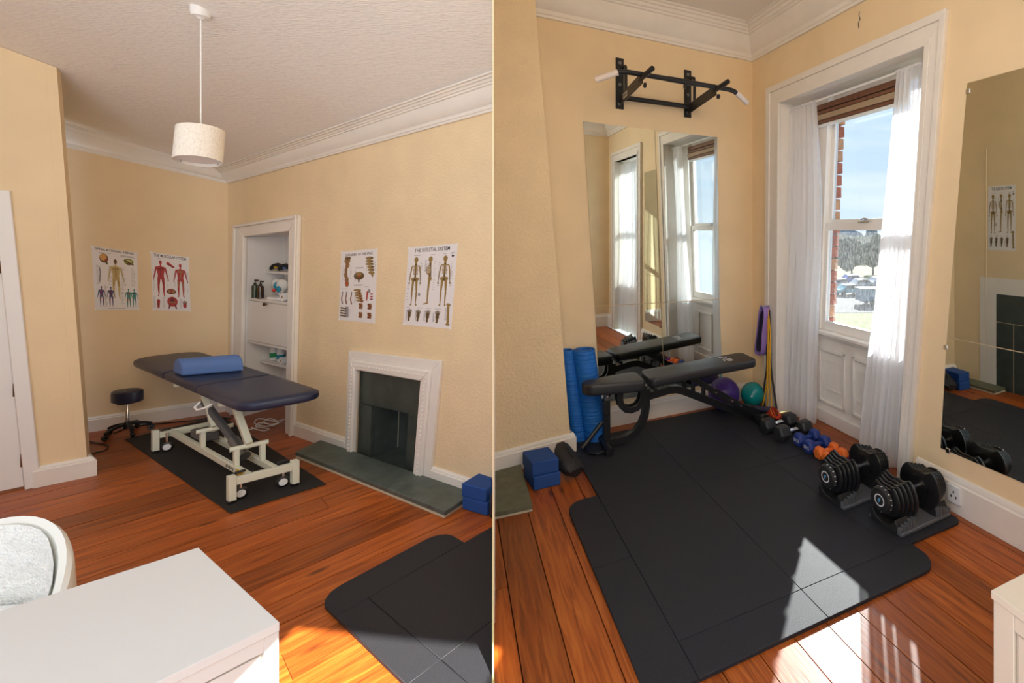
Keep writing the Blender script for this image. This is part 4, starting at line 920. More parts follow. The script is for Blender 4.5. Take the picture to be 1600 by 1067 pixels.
# ---- white desk
Fp, Rp = fl(310, 855, .62), fl(437, 972, .62); e2 = V((-.685, -.728, 0)).normalized(); e1 = (Rp-Fp); 
e2r = (fl(243, 1067, .62)-Rp).normalized(); e2f = (fl(113, 918, .62)-Fp).normalized()
Ld = .80
desk = thing('white_desk', 'white desk with a drawer side in the left foreground', 'desk', V((Fp.x-.2, Fp.y-.4, 0)))
MB().prism([Fp-TZ*.022, Rp-TZ*.022, Rp+e2r*Ld-TZ*.022, Fp+e2f*Ld-TZ*.022], TZ*.022).build('desk_top', MT['desk_white'], desk, bevel=.0015)
n_ = V((e2r.y, -e2r.x, 0)); n_ = n_ if n_.x > 0 else -n_
ins = e1.normalized()
a_, b_ = Rp-TZ*.022-ins*.004, Rp+e2r*Ld-TZ*.022-ins*.004
def face(u0, u1, z0, z1, d0, d1):
    return MB().prism([a_+e2r*u0-TZ*(.598-z0)-ins*d1, a_+e2r*u1-TZ*(.598-z0)-ins*d1, a_+e2r*u1-TZ*(.598-z1)-ins*d1, a_+e2r*u0-TZ*(.598-z1)-ins*d1], ins*(d1-d0))
face(0, Ld, .0, .598, .02, .035).build('side_frame', MT['desk_white'], desk)
face(0, .028, .0, .598, .0, .035).build('frame_upright', MT['desk_white'], desk, bevel=.001)
face(.028, Ld, .562, .598, .0, .035).build('frame_rail', MT['desk_white'], desk, bevel=.001)
for z0, z1 in ((.385, .556), (.205, .379), (.03, .199)): face(.034, .5, z0, z1, .003, .02).build('drawer_front', MT['desk_white'], desk, bevel=.001)
face(.5, Ld, .0, .56, .0, .035).build('frame_upright', MT['desk_white'], desk)
MB().prism([Fp+e2f*.01+e1*.03-TZ*.62, Fp+e1*.97+e2r*.004-TZ*.62, Fp+e1*.97+e2r*.02-TZ*.62, Fp+e2f*.03+e1*.03-TZ*.62], TZ*.597).build('back_panel', MT['desk_white'], desk)
# ---- white tub chair with a sheepskin
cc = V((-2.20, 1.34, 0)); RC = .29
chair = thing('tub_chair', 'white tub chair with a fluffy sheepskin behind the white desk', 'chair', cc)
m = MB(); n = 36
prof = [(.98, 0), (1.02, .45), (1.0, .88), (.985, .955), (.945, 1.0), (.89, .965), (.865, .85), (.86, .45), (.86, 0)]
a0, a1 = rad(-35), rad(235)
def ztop(a): return max(.38, .650-.115*(abs(a-rad(105))/rad(58))**2)
for i in range(n+1):
    a = a0+(a1-a0)*i/n
    for rr, z in prof: m.v.append(cc+V((math.cos(a)*RC*rr, math.sin(a)*RC*rr, .28+(ztop(a)-.28)*z)))
k = len(prof)
for i in range(n):
    for j in range(k): m.f.append([i*k+j, i*k+(j+1) % k, (i+1)*k+(j+1) % k, (i+1)*k+j]); m.sm.append(True)
m.f.append(list(range(k))); m.sm.append(False); m.f.append([n*k+j for j in range(k)][::-1]); m.sm.append(False)
m.build('shell_back', MT['chair_white'], chair)
MB().lathe([(0, .27), (RC*.95, .27), (RC*.99, .30), (RC*.86, .36), (0, .38)], cc, n=30).build('seat', MT['chair_white'], chair)
m = MB(); rq = random.Random(4); n1, n2 = 22, 10
for i in range(n1+1):
    a = rad(-15)+(rad(195)-rad(-15))*i/n1
    for j in range(n2+1):
        t = j/n2; z = .37+t*(ztop(a)-.012-.37); rr = RC*(.848+.006*math.sin(i*1.7+j)+.012*math.sin(j*2.1)); m.v.append(cc+V((math.cos(a)*rr, math.sin(a)*rr, z)))
for i in range(n1):
    for j in range(n2): m.f.append([i*(n2+1)+j, i*(n2+1)+j+1, (i+1)*(n2+1)+j+1, (i+1)*(n2+1)+j]); m.sm.append(True)
m.lathe([(0, .41), (RC*.6, .405), (RC*.80, .385)], cc, n=24)
m.build('sheepskin', MT['fur'], chair, merge=False)
for i in range(4):
    a = rad(45+90*i); MB().tube([cc+V((math.cos(a)*.16, math.sin(a)*.16, .275)), cc+V((math.cos(a)*.20, math.sin(a)*.20, 0))], [.012, .008], 8).build('leg', MT['blind_beige'], chair)
# ================================================================== GYM SIDE
# ---- window 1 in the window wall, down to the floor in a panelled recess
def window(name, label, s0b, s0t, s1b, s1t, zh, gl, glt, gr, grt, outer, panels):
    root = thing(name, label, 'window', B.p((s0b+s1b)/2, 0, -.1), kind='structure')
    WP = MT['white_paint']; RD = -.215
    L = lambda z: s0b+(s0t-s0b)*z/zh; R = lambda z: s1b+(s1t-s1b)*z/zh
    GL = lambda z: gl+(glt-gl)*(z-.84)/1.66; GR = lambda z: gr+(grt-gr)*(z-.84)/1.66
    def tq(a0, a1, z0, z1, w0, w1, nm, mt=WP, bev=.003, par=root, f0=None, f1=None):
        f0 = f0 or (lambda z: a0); f1 = f1 or (lambda z: a1)
        return MB().prism([B.p(f0(z0), z0, w0), B.p(f1(z0), z0, w0), B.p(f1(z1), z1, w0), B.p(f0(z1), z1, w0)], B.N()*(w1-w0)).build(nm, mt, par, bevel=bev)
    # architrave with three steps
    o0b, o0t, o1b, o1t, oz = outer
    OL = lambda z: o0b+(o0t-o0b)*z/oz; OR = lambda z: o1b+(o1t-o1b)*z/oz
    ZT = lambda t: zh+(oz-zh)*(1-t); EL = lambda z, t: OL(z)+(L(z)-OL(z))*t; ER = lambda z, t: OR(z)+(R(z)-OR(z))*t
    for t0, t1, w in ((0, .30, .035), (.30, .72, .022), (.72, 1.0, .030)):
        for fn in (EL, ER): trap(B, [(fn(0, t0), 0), (fn(0, t1), 0), (fn(ZT(t1), t1), ZT(t1)), (fn(ZT(t0), t0), ZT(t0))], 0, w).build('architrave', WP, root, bevel=.003)
        trap(B, [(EL(ZT(t1), t1), ZT(t1)), (ER(ZT(t1), t1), ZT(t1)), (ER(ZT(t0), t0), ZT(t0)), (EL(ZT(t0), t0), ZT(t0))], 0, w).build('architrave', WP, root, bevel=.003)
    # linings of the recess
    MB().prism([B.p(L(0), 0, 0), B.p(L(zh), zh, 0), B.p(L(zh)+.01, zh, RD), B.p(L(0)+.01, 0, RD)], B.Dv()*-.02).build('lining', WP, root)
    MB().prism([B.p(R(0), 0, 0), B.p(R(zh), zh, 0), B.p(R(zh)-.01, zh, RD), B.p(R(0)-.01, 0, RD)], B.Dv()*.02).build('lining', WP, root)
    MB().prism([B.p(L(zh)-.02, zh, 0), B.p(R(zh)+.02, zh, 0), B.p(R(zh)+.02, zh, -.30), B.p(L(zh)-.02, zh, -.30)], TZ*.02).build('head_lining', WP, root)
    # window board and panel under it
    tq(L(.74)+.006, R(.74)-.006, .735, .765, RD-.06, RD+.055, 'sill', bev=.006); tq(L(.7)+.01, R(.7)-.01, .705, .735, RD, RD+.02, 'sill_mould', bev=.006)
    tq(L(.3)+.004, R(.3)-.004, 0, .735, RD-.03, RD, 'dado_board'); tq(L(.1)+.006, R(.1)-.006, .0, .105, RD, RD+.02, 'recess_skirting', bev=.005)
    for a0, a1 in panels:
        z0, z1 = .165, .62
        for q0, q1, y0, y1 in ((a0, a1, z1-.025, z1), (a0, a1, z0, z0+.025), (a0, a0+.025, z0, z1), (a1-.025, a1, z0, z1)): tq(q0, q1, y0, y1, RD, RD+.016, 'panel_moulding', bev=.005)
        for q0, q1, y0, y1 in ((a0+.035, a1-.035, z1-.10, z1-.095), (a0+.035, a1-.035, z0+.12, z0+.125)): tq(q0, q1, y0, y1, RD, RD+.005, 'panel_bead', bev=.001)
    # sash frame
    st = .05
    for z0, z1, w, nm in ((.765, 1.66, -.255, 'lower_sash'), (1.63, zh, -.285, 'upper_sash')):
        s_ = tq(0, 0, z0, z1, w-.02, w+.02, nm, f0=lambda z: GL(z)-st, f1=lambda z: GL(z))
        tq(0, 0, z0, z1, w-.02, w+.02, 'stile', par=s_, f0=lambda z: GR(z), f1=lambda z: GR(z)+st)
        if z0 < 1: tq(0, 0, z0, .84, w-.02, w+.02, 'bottom_rail', par=s_, f0=GL, f1=GR); tq(0, 0, 1.60, 1.66, w-.02, w+.022, 'meeting_rail', par=s_, f0=GL, f1=GR)
        else: tq(0, 0, 1.63, 1.69, w-.02, w+.02, 'meeting_rail', par=s_, f0=GL, f1=GR); tq(0, 0, zh-.06, zh, w-.02, w+.02, 'top_rail', par=s_, f0=GL, f1=GR)
        tq(0, 0, (.84 if z0 < 1 else 1.69), (1.60 if z0 < 1 else zh-.06), w-.003, w+.003, 'glass_pane', MT['glass_wet' if z0 < 1 else 'glass'], 0, s_, f0=lambda z: GL(z)-.002, f1=lambda z: GR(z)+.002)
    # box frame beside the sashes, in front of the brick
    tq(0, 0, .765, zh, -.32, RD, 'box_frame', f0=lambda z: L(z), f1=lambda z: GL(z)-st+.01); tq(0, 0, .765, zh, -.32, RD, 'box_frame', f0=lambda z: GR(z)+st-.01, f1=lambda z: R(z))
    mid = (gl+gr)/2+.05
    MB().tube([B.p(mid-.04, 1.68, -.235), B.p(mid, 1.69, -.225), B.p(mid+.03, 1.685, -.23)], .008, 8).wbox(B, mid-.06, mid+.05, 1.66, 1.668, -.255, -.225).build('sash_fastener', MT['chrome'], root)
    return root
ob = q4(B, [(1201, 137), (1484, 17.6)])
window('window_1', 'tall white sash window in a panelled recess beside the dumbbells', S0b, S0, S1b, S1, ZH, .742, .835, 1.52, 1.64, (.235, .264, 1.79, 2.052, 2.88), ((.70, 1.005), (1.08, 1.40)))
window('window_2', 'second tall sash window, seen only in the wall mirror', w2[0], w2[0], w2[1], w2[1], ZH, w2[0]+.13, w2[0]+.13, w2[1]-.13, w2[1]-.13, (w2[0]-.14, w2[0]-.14, w2[1]+.14, w2[1]+.14, 2.86), ((w2[0]+.08, w2[0]+.4), (w2[0]+.5, w2[1]-.08)))
# curtain rod, curtains, blind
rod = thing('curtain_rod', 'thin white tension rod across the top of the window', 'curtain rod', B.p(1.1, 2.66, -.09))
MB().tube([B.p(S0+.012, 2.655, -.09), B.p(S1-.02, 2.655, -.09)], .009, 10).build('rod', MT['white_gloss'], rod)
for a in (S0+.012, S1-.03): MB().lathe([(0, -.01), (.02, -.01), (.02, .01), (0, .01)], B.p(a, 2.655, -.09), B.Dv(), 14).build('end_cap', MT['white_gloss'], rod)
def curtain(left, right, zt, zb, folds, w, label, seed, group='sheer curtains', flare=.02):
    """left/right: list of (z, s) edge points"""
    def ev(c, z):
        for (z0, a0), (z1, a1) in zip(c, c[1:]):
            if z1 <= z <= z0: return a0+(a1-a0)*(z0-z)/(z0-z1)
        return c[-1][1] if z < c[-1][0] else c[0][1]
    r = random.Random(seed); ph = [r.uniform(0, 6.28) for _ in range(6)]; nz_, ns = 44, 72; m = MB()
    for j in range(nz_+1):
        z = zt+(zb-zt)*j/nz_; a, b = ev(left, z), ev(right, z)
        for i in range(ns+1):
            u = i/ns; amp = .016+.018*(j/nz_)
            off = amp*math.sin(2*math.pi*folds*u+ph[0]+.5*math.sin(3*z+ph[1]))+.4*amp*math.sin(2*math.pi*folds*2.3*u+ph[2]+z)
            uu = u+.25/folds*math.sin(2*math.pi*folds*u+ph[3])*.3
            m.v.append(B.p(a+(b-a)*uu, z, w+off+flare*(j/nz_)**2))
    for j in range(nz_):
        for i in range(ns): m.f.append([j*(ns+1)+i, j*(ns+1)+i+1, (j+1)*(ns+1)+i+1, (j+1)*(ns+1)+i]); m.sm.append(True)
    t = thing('curtain', label, 'curtain', B.p((left[-1][1]+right[-1][1])/2, zb, w), group=group)
    m.build('sheer_cloth', MT['sheer'], t, merge=False, recalc=False)
    m = MB(); n = 40
    for i in range(n):
        u0, u1 = i/n, (i+1)/n; a, b = ev(left, zt), ev(right, zt)
        m.tube([B.p(a+(b-a)*u0, zt-.01+.006*math.sin(i*2.1), w+.012), B.p(a+(b-a)*u1, zt-.01+.006*math.sin(i*2.1+2), w+.012)], .010, 6, cap=False)
    m.build('gathered_heading', MT['sheer'], t)
    return t
curtain([(2.66, .485), (1.4, .41), (.02, .36)], [(2.66, .81), (1.9, .86), (1.4, .865), (.8, .83), (.02, .80)], 2.665, .012, 6, -.09, 'left sheer white curtain, hanging beside the exercise bands', 1)
curtain([(2.66, 1.61), (2.0, 1.54), (1.4, 1.47), (.7, 1.38), (.02, 1.295)], [(2.66, 1.83), (1.6, 1.72), (.7, 1.66), (.02, 1.61)], 2.665, .012, 6, -.085, 'right sheer white curtain, hanging behind the adjustable dumbbells', 2)
curtain([(2.66, w2[0]+.02), (.02, w2[0]+.02)], [(2.66, w2[0]+.46), (.02, w2[0]+.40)], 2.665, .012, 6, -.09, 'sheer curtain at the near side of the mirrored window', 3, 'sheer curtains of the mirrored window')
curtain([(2.66, w2[0]+.48), (.02, w2[0]+.52)], [(2.66, w2[1]-.02), (.02, w2[1]-.02)], 2.665, .012, 6, -.09, 'sheer curtain at the far side of the mirrored window', 4, 'sheer curtains of the mirrored window')
bl = thing('window_blind', 'raised brown blind at the top of the tall window', 'blind', B.p(1.1, 2.48, -.2))
for i, (z0, z1, k, w0, w1) in enumerate(((2.60, 2.645, 'blind_wood', -.225, -.165), (2.565, 2.592, 'blind_wood', -.222, -.165), (2.515, 2.560, 'blind_beige', -.222, -.160), (2.487, 2.512, 'blind_wood', -.222, -.170), (2.465, 2.484, 'white_plastic', -.218, -.175))):
    MB().wbox(B, .70, 1.60, z0, z1, w0, w1).build('blind_slat', MT[k], bl, bevel=.004)
MB().tube([B.p(.735, 2.47, -.15), B.p(.735, 2.2, -.15), B.p(.74, 1.95, -.15)], .003, 6).tube([B.p(.748, 2.47, -.15), B.p(.75, 2.2, -.15), B.p(.74, 1.95, -.15)], .003, 6).build('pull_chain', MT['white_plastic'], bl)
# brick reveal outside the glass
pier = thing('brick_reveal', 'weathered brick reveal just outside the left side of the window', 'brickwork', B.p(.85, .74, -.42))
sb_t, sb_b = B.sz(1318, 190, -.44)[0], B.sz(1303, 505, -.44)[0]
rb = random.Random(2); zz = .74; i = 0
while zz < 2.72:
    hb = .092; e_ = sb_b+(sb_t-sb_b)*(zz-.84)/1.66+rb.uniform(-.006, .006)
    MB().wbox(B, e_-.30, e_, zz, zz+hb, -.46, -.335).build('brick', MT['brick' if rb.random() > .3 else 'brick_pale'], pier, bevel=.006)
    zz += hb+.012; i += 1
MB().wbox(B, .55, sb_b-.012, .74, 2.72, -.455, -.345).build('mortar_core', MT['mortar'], pier)
MB().wbox(B, .5, 1.9, .68, .735, -.56, -.29).build('stone_ledge', MT['white_paint'], pier, bevel=.01)

# ---- wall mirrors
def mirror(W, name, label, grid, w=.006):
    t = thing(name, label, 'mirror', W.p(grid[0][-1][0][0], grid[0][-1][0][1]-.0, 0))
    for row in grid:
        for i in range(len(row)//2):
            pass
    return t
def mpanel(W, q, root):
    c = (sum(p[0] for p in q)/4, sum(p[1] for p in q)/4)
    qq = [(p[0]+(c[0]-p[0])*.008, p[1]+(c[1]-p[1])*.005) for p in q]
    g = MB().prism([W.p(a, z, .001) for a, z in qq], W.N()*.004).build('glass_backing', MT['mirror_edge'], root)
    MB().add([W.p(a, z, .0056) for a, z in qq], [[0, 1, 2, 3]]).build('mirror_face', MT['mirror'], g, recalc=False)
ma = [q4(A, [(910.6, 189), (1022.8, 203), (1120.6, 213.7)]), q4(A, [(928.5, 478.4), (1032, 473), (1124, 467.8)])]
mb_ = [(ma[1][0][0]-.045, .205), (ma[1][1][0]-.04, .205), (ma[1][2][0]-.03, .205)]
tm = thing('wall_mirror', 'frameless four-panel wall mirror behind the weight bench', 'mirror', A.p(.95, .2, 0))
for lo, hi in ((ma[1], ma[0]), (mb_, ma[1])):
    for i in (0, 1): mpanel(A, [hi[i], hi[i+1], lo[i+1], lo[i]], tm)
s2 = [B.sz(1512, 129.3), B.sz(1480, 526.6), B.sz(1470, 699.6)]
tm2 = thing('wall_mirror', 'frameless tall mirror on the window wall above the dumbbells', 'mirror', B.p(2.25, .3, 0))
mpanel(B, [s2[0], (2.56, s2[0][1]-.004), (2.55, s2[1][1]+.004), s2[1]], tm2); mpanel(B, [s2[1], (2.55, s2[1][1]+.004), (2.53, s2[2][1]+.01), s2[2]], tm2)
for a, z in ((s2[0][0]+.006, s2[0][1]-.05), (s2[1][0]-.006, s2[1][1]-.06), (s2[2][0]+.05, s2[2][1]+.005)): MB().wbox(B, a-.012, a+.012, z-.014, z+.014, .005, .010).build('mirror_clip', MT['chrome'], tm2, bevel=.002)

# ---- what the tall mirror shows of the opposite side: chart and fire surround on the partition
o2 = PTD(2.834)
psh = thing('fire_surround', 'shallow white fire surround with dark slate, seen in the tall mirror', 'fireplace', PT.p(o2+.4, 0, .004))
def pb(a0, a1, z0, z1, w0, w1, nm, mt): MB().wbox(PT, o2+a0, o2+a1, z0, z1, w0, w1).build(nm, MT[mt], psh)
pb(-.07, .03, 0, 1.12, .0032, .006, 'surround_board', 'white_paint'); pb(.84, .94, 0, 1.12, .0032, .006, 'surround_board', 'white_paint'); pb(.03, .84, 1.02, 1.12, .0032, .006, 'surround_board', 'white_paint')
pb(.03, .09, 0, 1.02, .0032, .007, 'moulding', 'white_paint'); pb(.78, .84, 0, 1.02, .0032, .007, 'moulding', 'white_paint'); pb(.09, .78, .96, 1.02, .0032, .007, 'moulding', 'white_paint')
pb(.09, .78, .68, .96, .0032, .0045, 'slate_panel', 'slate'); pb(.09, .25, 0, .675, .0032, .0045, 'slate_panel', 'slate'); pb(.62, .78, 0, .675, .0032, .0045, 'slate_panel', 'slate'); pb(.255, .615, 0, .675, .0032, .0038, 'firebox_back', 'firebox')
class PSheet(Sheet):
    def __init__(s, W, c): s.W = W; s.c = c
shp = PSheet(PT, [(o2+.01, 2.05), (o2+.27, 2.05), (o2+.27, 1.40), (o2+.01, 1.40)])
tp = thing('anatomy_poster', 'skeleton chart on the partition, seen in the tall mirror', 'poster', shp.P(.5, 1, .003), group='anatomy posters on the cream walls')
MB().prism([shp.P(0, 0, .0031), shp.P(1, 0, .0031), shp.P(1, 1, .0031), shp.P(0, 1, .0031)], PT.N()*.0008).build('paper_sheet', MT['paper'], tp)
ar = Art(shp, 2.0); ar.lay = .0046; draw_skeleton(ar, random.Random(9)); ar.done(tp)

# ---- pull-up bar
pu = thing('pull_up_bar', 'black steel wall-mounted pull-up bar with white taped grips', 'pull-up bar', A.p(1.0, 2.6, 0))
BK = MT['black_metal']
for q, lab in ((1.33, 0), (.70, 1)):
    pl = MB().wbox(A, q-.035, q+.035, 2.60, 3.02, .0005, .008).build('wall_plate', BK, pu, bevel=.002)
    for z in (2.64, 2.80, 2.98): MB().lathe([(0, .008), (.014, .006), (.015, 0)], A.p(q, z, .008), A.N(), 10).build('bolt', MT['grey_metal'], pl)
    arm = MB().bar(A.p(q-.0, 2.668, .008), A.p(q, 2.72, .50), .008, .085, TZ).build('arm_plate', BK, pu, bevel=.002)
    MB().tube([A.p(q, 2.72, .46), A.p(q-.012, 2.745, .66)], .019, 14).build('neutral_grip', BK, pu)
    MB().tube([A.p(q-.02, 2.93, .01), A.p(q-.02, 2.945, .05), A.p(q-.02, 2.93, .085), A.p(q-.02, 2.88, .095), A.p(q-.02, 2.72, .095)], .013, 10).build('dip_hook', BK, pu)
    MB().lathe([(.006, -.006), (.02, -.006), (.02, .006), (.006, .006), (.006, -.006)], A.p(q-.02, 2.668, .50), A.Dv(), 12).build('eyelet', BK, pu)
    if lab == 0: 
        lp_ = MB().bar(A.p(q+.0045, 2.678, .10), A.p(q+.0045, 2.686, .19), .0012, .04, TZ).build('label', MT['logo_white'], arm)
        mm = MB()
        for i in range(5): mm.bar(A.p(q+.0054, 2.679+.0016*i, .108+.017*i), A.p(q+.0054, 2.680+.0016*i, .118+.017*i), .001, .026, TZ)
        mm.build('label_print', MT['ink'], lp_, kind='stuff')
bar_pts = [(1.60, 2.70, .46), (1.55, 2.722, .48), (1.50, 2.738, .495), (1.44, 2.744, .50), (1.30, 2.744, .50), (1.0, 2.742, .50), (.72, 2.740, .50), (.58, 2.738, .50), (.53, 2.732, .495), (.48, 2.716, .48), (.42, 2.694, .46)]
MB().tube([A.p(q, z, w) for q, z, w in bar_pts], .019, 14).build('front_bar', BK, pu)
MB().tube([A.p(1.12, 2.743, .50), A.p(.86, 2.741, .50)], .0215, 14).build('coupling_sleeve', BK, pu)
for p, q in (((1.665, 2.672, .435), (1.515, 2.734, .49)), ((.505, 2.726, .488), (.365, 2.672, .44))): MB().tube([A.p(*p), A.p(*q)], .0225, 16).build('taped_grip', MT['white_tape'], pu)
MB().lathe([(.006, -.006), (.018, -.006), (.018, .006), (.006, .006), (.006, -.006)], A.p(.98, 2.705, .50), A.Dv(), 12).build('eyelet', BK, pu)
MB().tube([A.p(1.33, 2.685, .05), A.p(.70, 2.685, .05)], .021, 14).build('rear_bar', BK, pu)

# ---- gym mat of rubber tiles (s along the window wall, w out of it)
gR = thing('gym_mat', 'large black rubber tile mat under the weight bench and dumbbells', 'mat', B.p(1.2, 0, 1.0))
eo, es_, en = V((B.o.x, B.o.y)), B.d, B.n
def rt(s0, s1, w0, w1, r=0, corner=None, name='rubber_tile'): rtile(s0, s1, w0, w1, r, corner, name, gR, eo, es_, en, None, .016)
for w0, w1, c in ((.60, 1.19, ()), (1.19, 1.785, ()), (.075, .60, ())):
    rt(.20 if w0 > 1 else .12, 1.17, w0, w1); rt(1.17, 2.185, w0, w1, .05 if w0 < .1 else 0, (1,) if w0 < .1 else None)
rt(2.185, 2.36, .49, 1.19, .11, (1,), 'edge_strip'); rt(2.185, 2.36, 1.19, 1.785, name='edge_strip'); rt(1.03, 1.64, 1.785, 1.975, .10, (3,), 'edge_strip'); rt(1.64, 2.36, 1.785, 1.975, .02, (2,), 'edge_strip')

# ---- weight bench
bo = fl(945, 702); bd_ = V((.9135, .407, 0)); rzb = math.atan2(.407, .9135)
bench = thing('weight_bench', 'black adjustable weight bench with padded seat and backrest', 'weight bench', bo+TZ*.0168, rzb)
def bz(z): return max(z-.0168, 0)
def LB(m, name, mt='black_metal', par=None, **k): return m.build(name, MT[mt], par or bench, local=True, **k)
def padloc(out, z0, th, name, slope=0.0, x0=0.0):
    n = len(out); cx = sum(p[0] for p in out)/n; cy = sum(p[1] for p in out)/n; m = MB()
    rings = [(.94, 0), (.985, .006), (1, .016), (1, th-.018), (.985, th-.006), (.95, th), (.80, th+.004)]
    for f, z in rings:
        for x, y in out: m.v.append(V((cx+(x-cx)*(1-(1-f)*min(1, .14/max(.02, abs(x-cx)))) if abs(x-cx) > .02 else x, cy+(y-cy)*f, z0+z+slope*(x-x0))))
    m.f.append(list(range(n))[::-1]); m.sm.append(False)
    for i in range(len(rings)-1):
        for k in range(n): m.f.append([i*n+k, i*n+(k+1) % n, (i+1)*n+(k+1) % n, (i+1)*n+k]); m.sm.append(True)
    m.f.append([(len(rings)-1)*n+k for k in range(n)]); m.sm.append(True)
    return LB(m, name, 'vinyl_black', merge=False)
def rounded(x0, x1, h0, h1, r0, r1, n=6):
    pts = []
    for cx, cy, a0, r in ((x0, -h0, 180, r0), (x1, -h1, 270, r1), (x1, h1, 0, r1), (x0, h0, 90, r0)):
        sx = 1 if cx == x0 else -1; sy = 1 if cy < 0 else -1
        for k in range(n+1):
            a = rad(a0+90*k/n); pts.append((cx+sx*r+r*math.cos(a), cy+sy*r+r*math.sin(a)))
    return pts
padloc(rounded(-.165, .275, .085, .135, .08, .05), bz(.428), .074, 'seat_pad')
bp_ = padloc(rounded(.31, 1.215, .135, .135, .045, .045), bz(.447), .062, 'back_pad', .045/.85, .31)
def onpad(x, y, e=.0685): return V((x, y, bz(.447)+e+.045/.85*(x-.31)))
lg = MB(); lx, ly = 1.0, -.02
def stroke(p, q, w=.009):
    p, q = V((p[0], p[1], 0)), V((q[0], q[1], 0)); d_ = (q-p).normalized(); s_ = V((-d_.y, d_.x, 0))*w/2
    lg.add([onpad(v.x, v.y) for v in (p-s_, q-s_, q+s_, p+s_)], [[0, 1, 2, 3]])
for p, q in (((1.03, .055), (.97, .0)), ((.97, .055), (1.03, .0)), ((.97, .06), (.97, .085)), ((.985, .06), (.985, .09)), ((.97, .062), (1.03, .062)), ((1.03, -.005), (.985, -.005)), ((1.03, -.02), (.985, -.02)), ((1.03, -.035), (.98, -.03)), ((1.028, -.045), (.985, -.05)), ((1.03, -.06), (.99, -.06)), ((.965, -.005), (.965, -.045)), ((1.03, -.005), (1.03, -.06))): stroke(p, q)
LB(lg, 'logo', 'logo_white', bp_, merge=False, recalc=False, kind='stuff')
LB(MB().abox(-.012, .036, -.024, .024, bz(.03), bz(.36)), 'front_post', bevel=.004)
LB(MB().abox(-.006, .030, -.018, .018, bz(.36), bz(.43)), 'post_slider', 'grey_metal', bevel=.003)
LB(MB().tube([V((.0, -.03, bz(.25))), V((0, -.075, bz(.25)))], [.012, .02], 12), 'pop_pin_knob')
LB(MB().tube([V((-.02, .0, bz(.20))), V((-.17, -.05, bz(.06)))], .016, 10), 'drag_handle')
LB(MB().tube([V((0, -.14, bz(.045))), V((0, .07, bz(.045)))], .026, 14), 'front_foot')
for y in (-.145, .075): LB(MB().tube([V((0, y-.015, bz(.045))), V((0, y+.015, bz(.045)))], .0285, 14), 'foot_cap', 'black_plastic')
LB(MB().tube([V((-.02, -.10, bz(.032))), V((-.09, -.11, bz(.030))), V((-.13, -.08, bz(.030))), V((-.13, .0, bz(.030)))], .010, 8), 'floor_loop')
J = [(.01, .048), (.10, .048), (.17, .058), (.23, .088), (.275, .14), (.302, .20), (.314, .28), (.316, .40)]
LB(MB().sweep([V((x, 0, bz(z))) for x, z in J], (0, 1, 0), .05, .05), 'curved_frame')
Hk = [(.105, .435), (.105, .36), (.118, .31), (.15, .278), (.19, .268), (.235, .278), (.268, .31), (.282, .36), (.282, .44)]
for y in (-.036, .036): LB(MB().sweep([V((x, y, bz(z))) for x, z in Hk], (0, 1, 0), .010, .044), 'hook_plate')
LB(MB().abox(-.06, .30, -.03, .03, bz(.418), bz(.442)), 'seat_rail', bevel=.003)
MBm = [(.316, .345), (.40, .358), (.50, .372), (.56, .368), (.62, .345), (.756, .278), (1.02, .150), (1.22, .068)]
LB(MB().sweep([V((x, .0, bz(z))) for x, z in MBm], (0, 1, 0), .05, .055), 'main_beam')
for x, z in ((.625, .385), (.70, .348), (.79, .305)): LB(MB().abox(x-.006, x+.010, -.025, .025, bz(z-.015), bz(z+.035)), 'ladder_tooth')
LB(MB().sweep([V((x, -.05, bz(z))) for x, z in ((.66, .455), (.80, .365), (.87, .315))], (0, 1, 0), .024, .042), 'support_arm'); LB(MB().sweep([V((x, .05, bz(z))) for x, z in ((.66, .455), (.80, .365), (.87, .315))], (0, 1, 0), .024, .042), 'support_arm')
s_ = LB(MB().sweep([V((x, -.045, bz(z))) for x, z in ((.86, .325), (1.0, .235), (1.10, .17), (1.27, .088))], (0, 1, 0), .03, .055), 'rear_strut')
LB(MB().sweep([V((x, -.045, bz(z+.0285))) for x, z in ((1.10, .172), (1.16, .138))], (0, 1, 0), .026, .001), 'label', 'logo_white', s_); LB(MB().sweep([V((x, -.045, bz(z+.0295))) for x, z in ((1.105, .17), (1.125, .159))], (0, 1, 0), .022, .001), 'label_mark', 'label_red', s_)
LB(MB().tube([V((1.26, -.15, bz(.05))), V((1.26, .07, bz(.05)))], .030, 14), 'rear_foot')
for y in (-.15, .07): LB(MB().lathe([(0, -.02), (.045, -.02), (.05, -.012), (.05, .012), (.045, .02), (0, .02)], V((1.27, y, bz(.0675))), (0, 1, 0), 20), 'transport_wheel', 'black_plastic')
LB(MB().tube([V((.34, -.15, bz(.435))), V((.34, .15, bz(.435)))], .014, 10), 'hinge_tube')
for x, y, z in ((.013, -.027, .05), (.013, -.027, .39), (.30, -.045, .44), (.335, -.045, .44), (.87, -.066, .315), (1.02, -.064, .225), (1.10, -.064, .175)): LB(MB().lathe([(0, .010), (.009, .009), (.011, 0)], V((x, y, bz(z))), (0, -1, 0), 10), 'bolt', 'chrome')

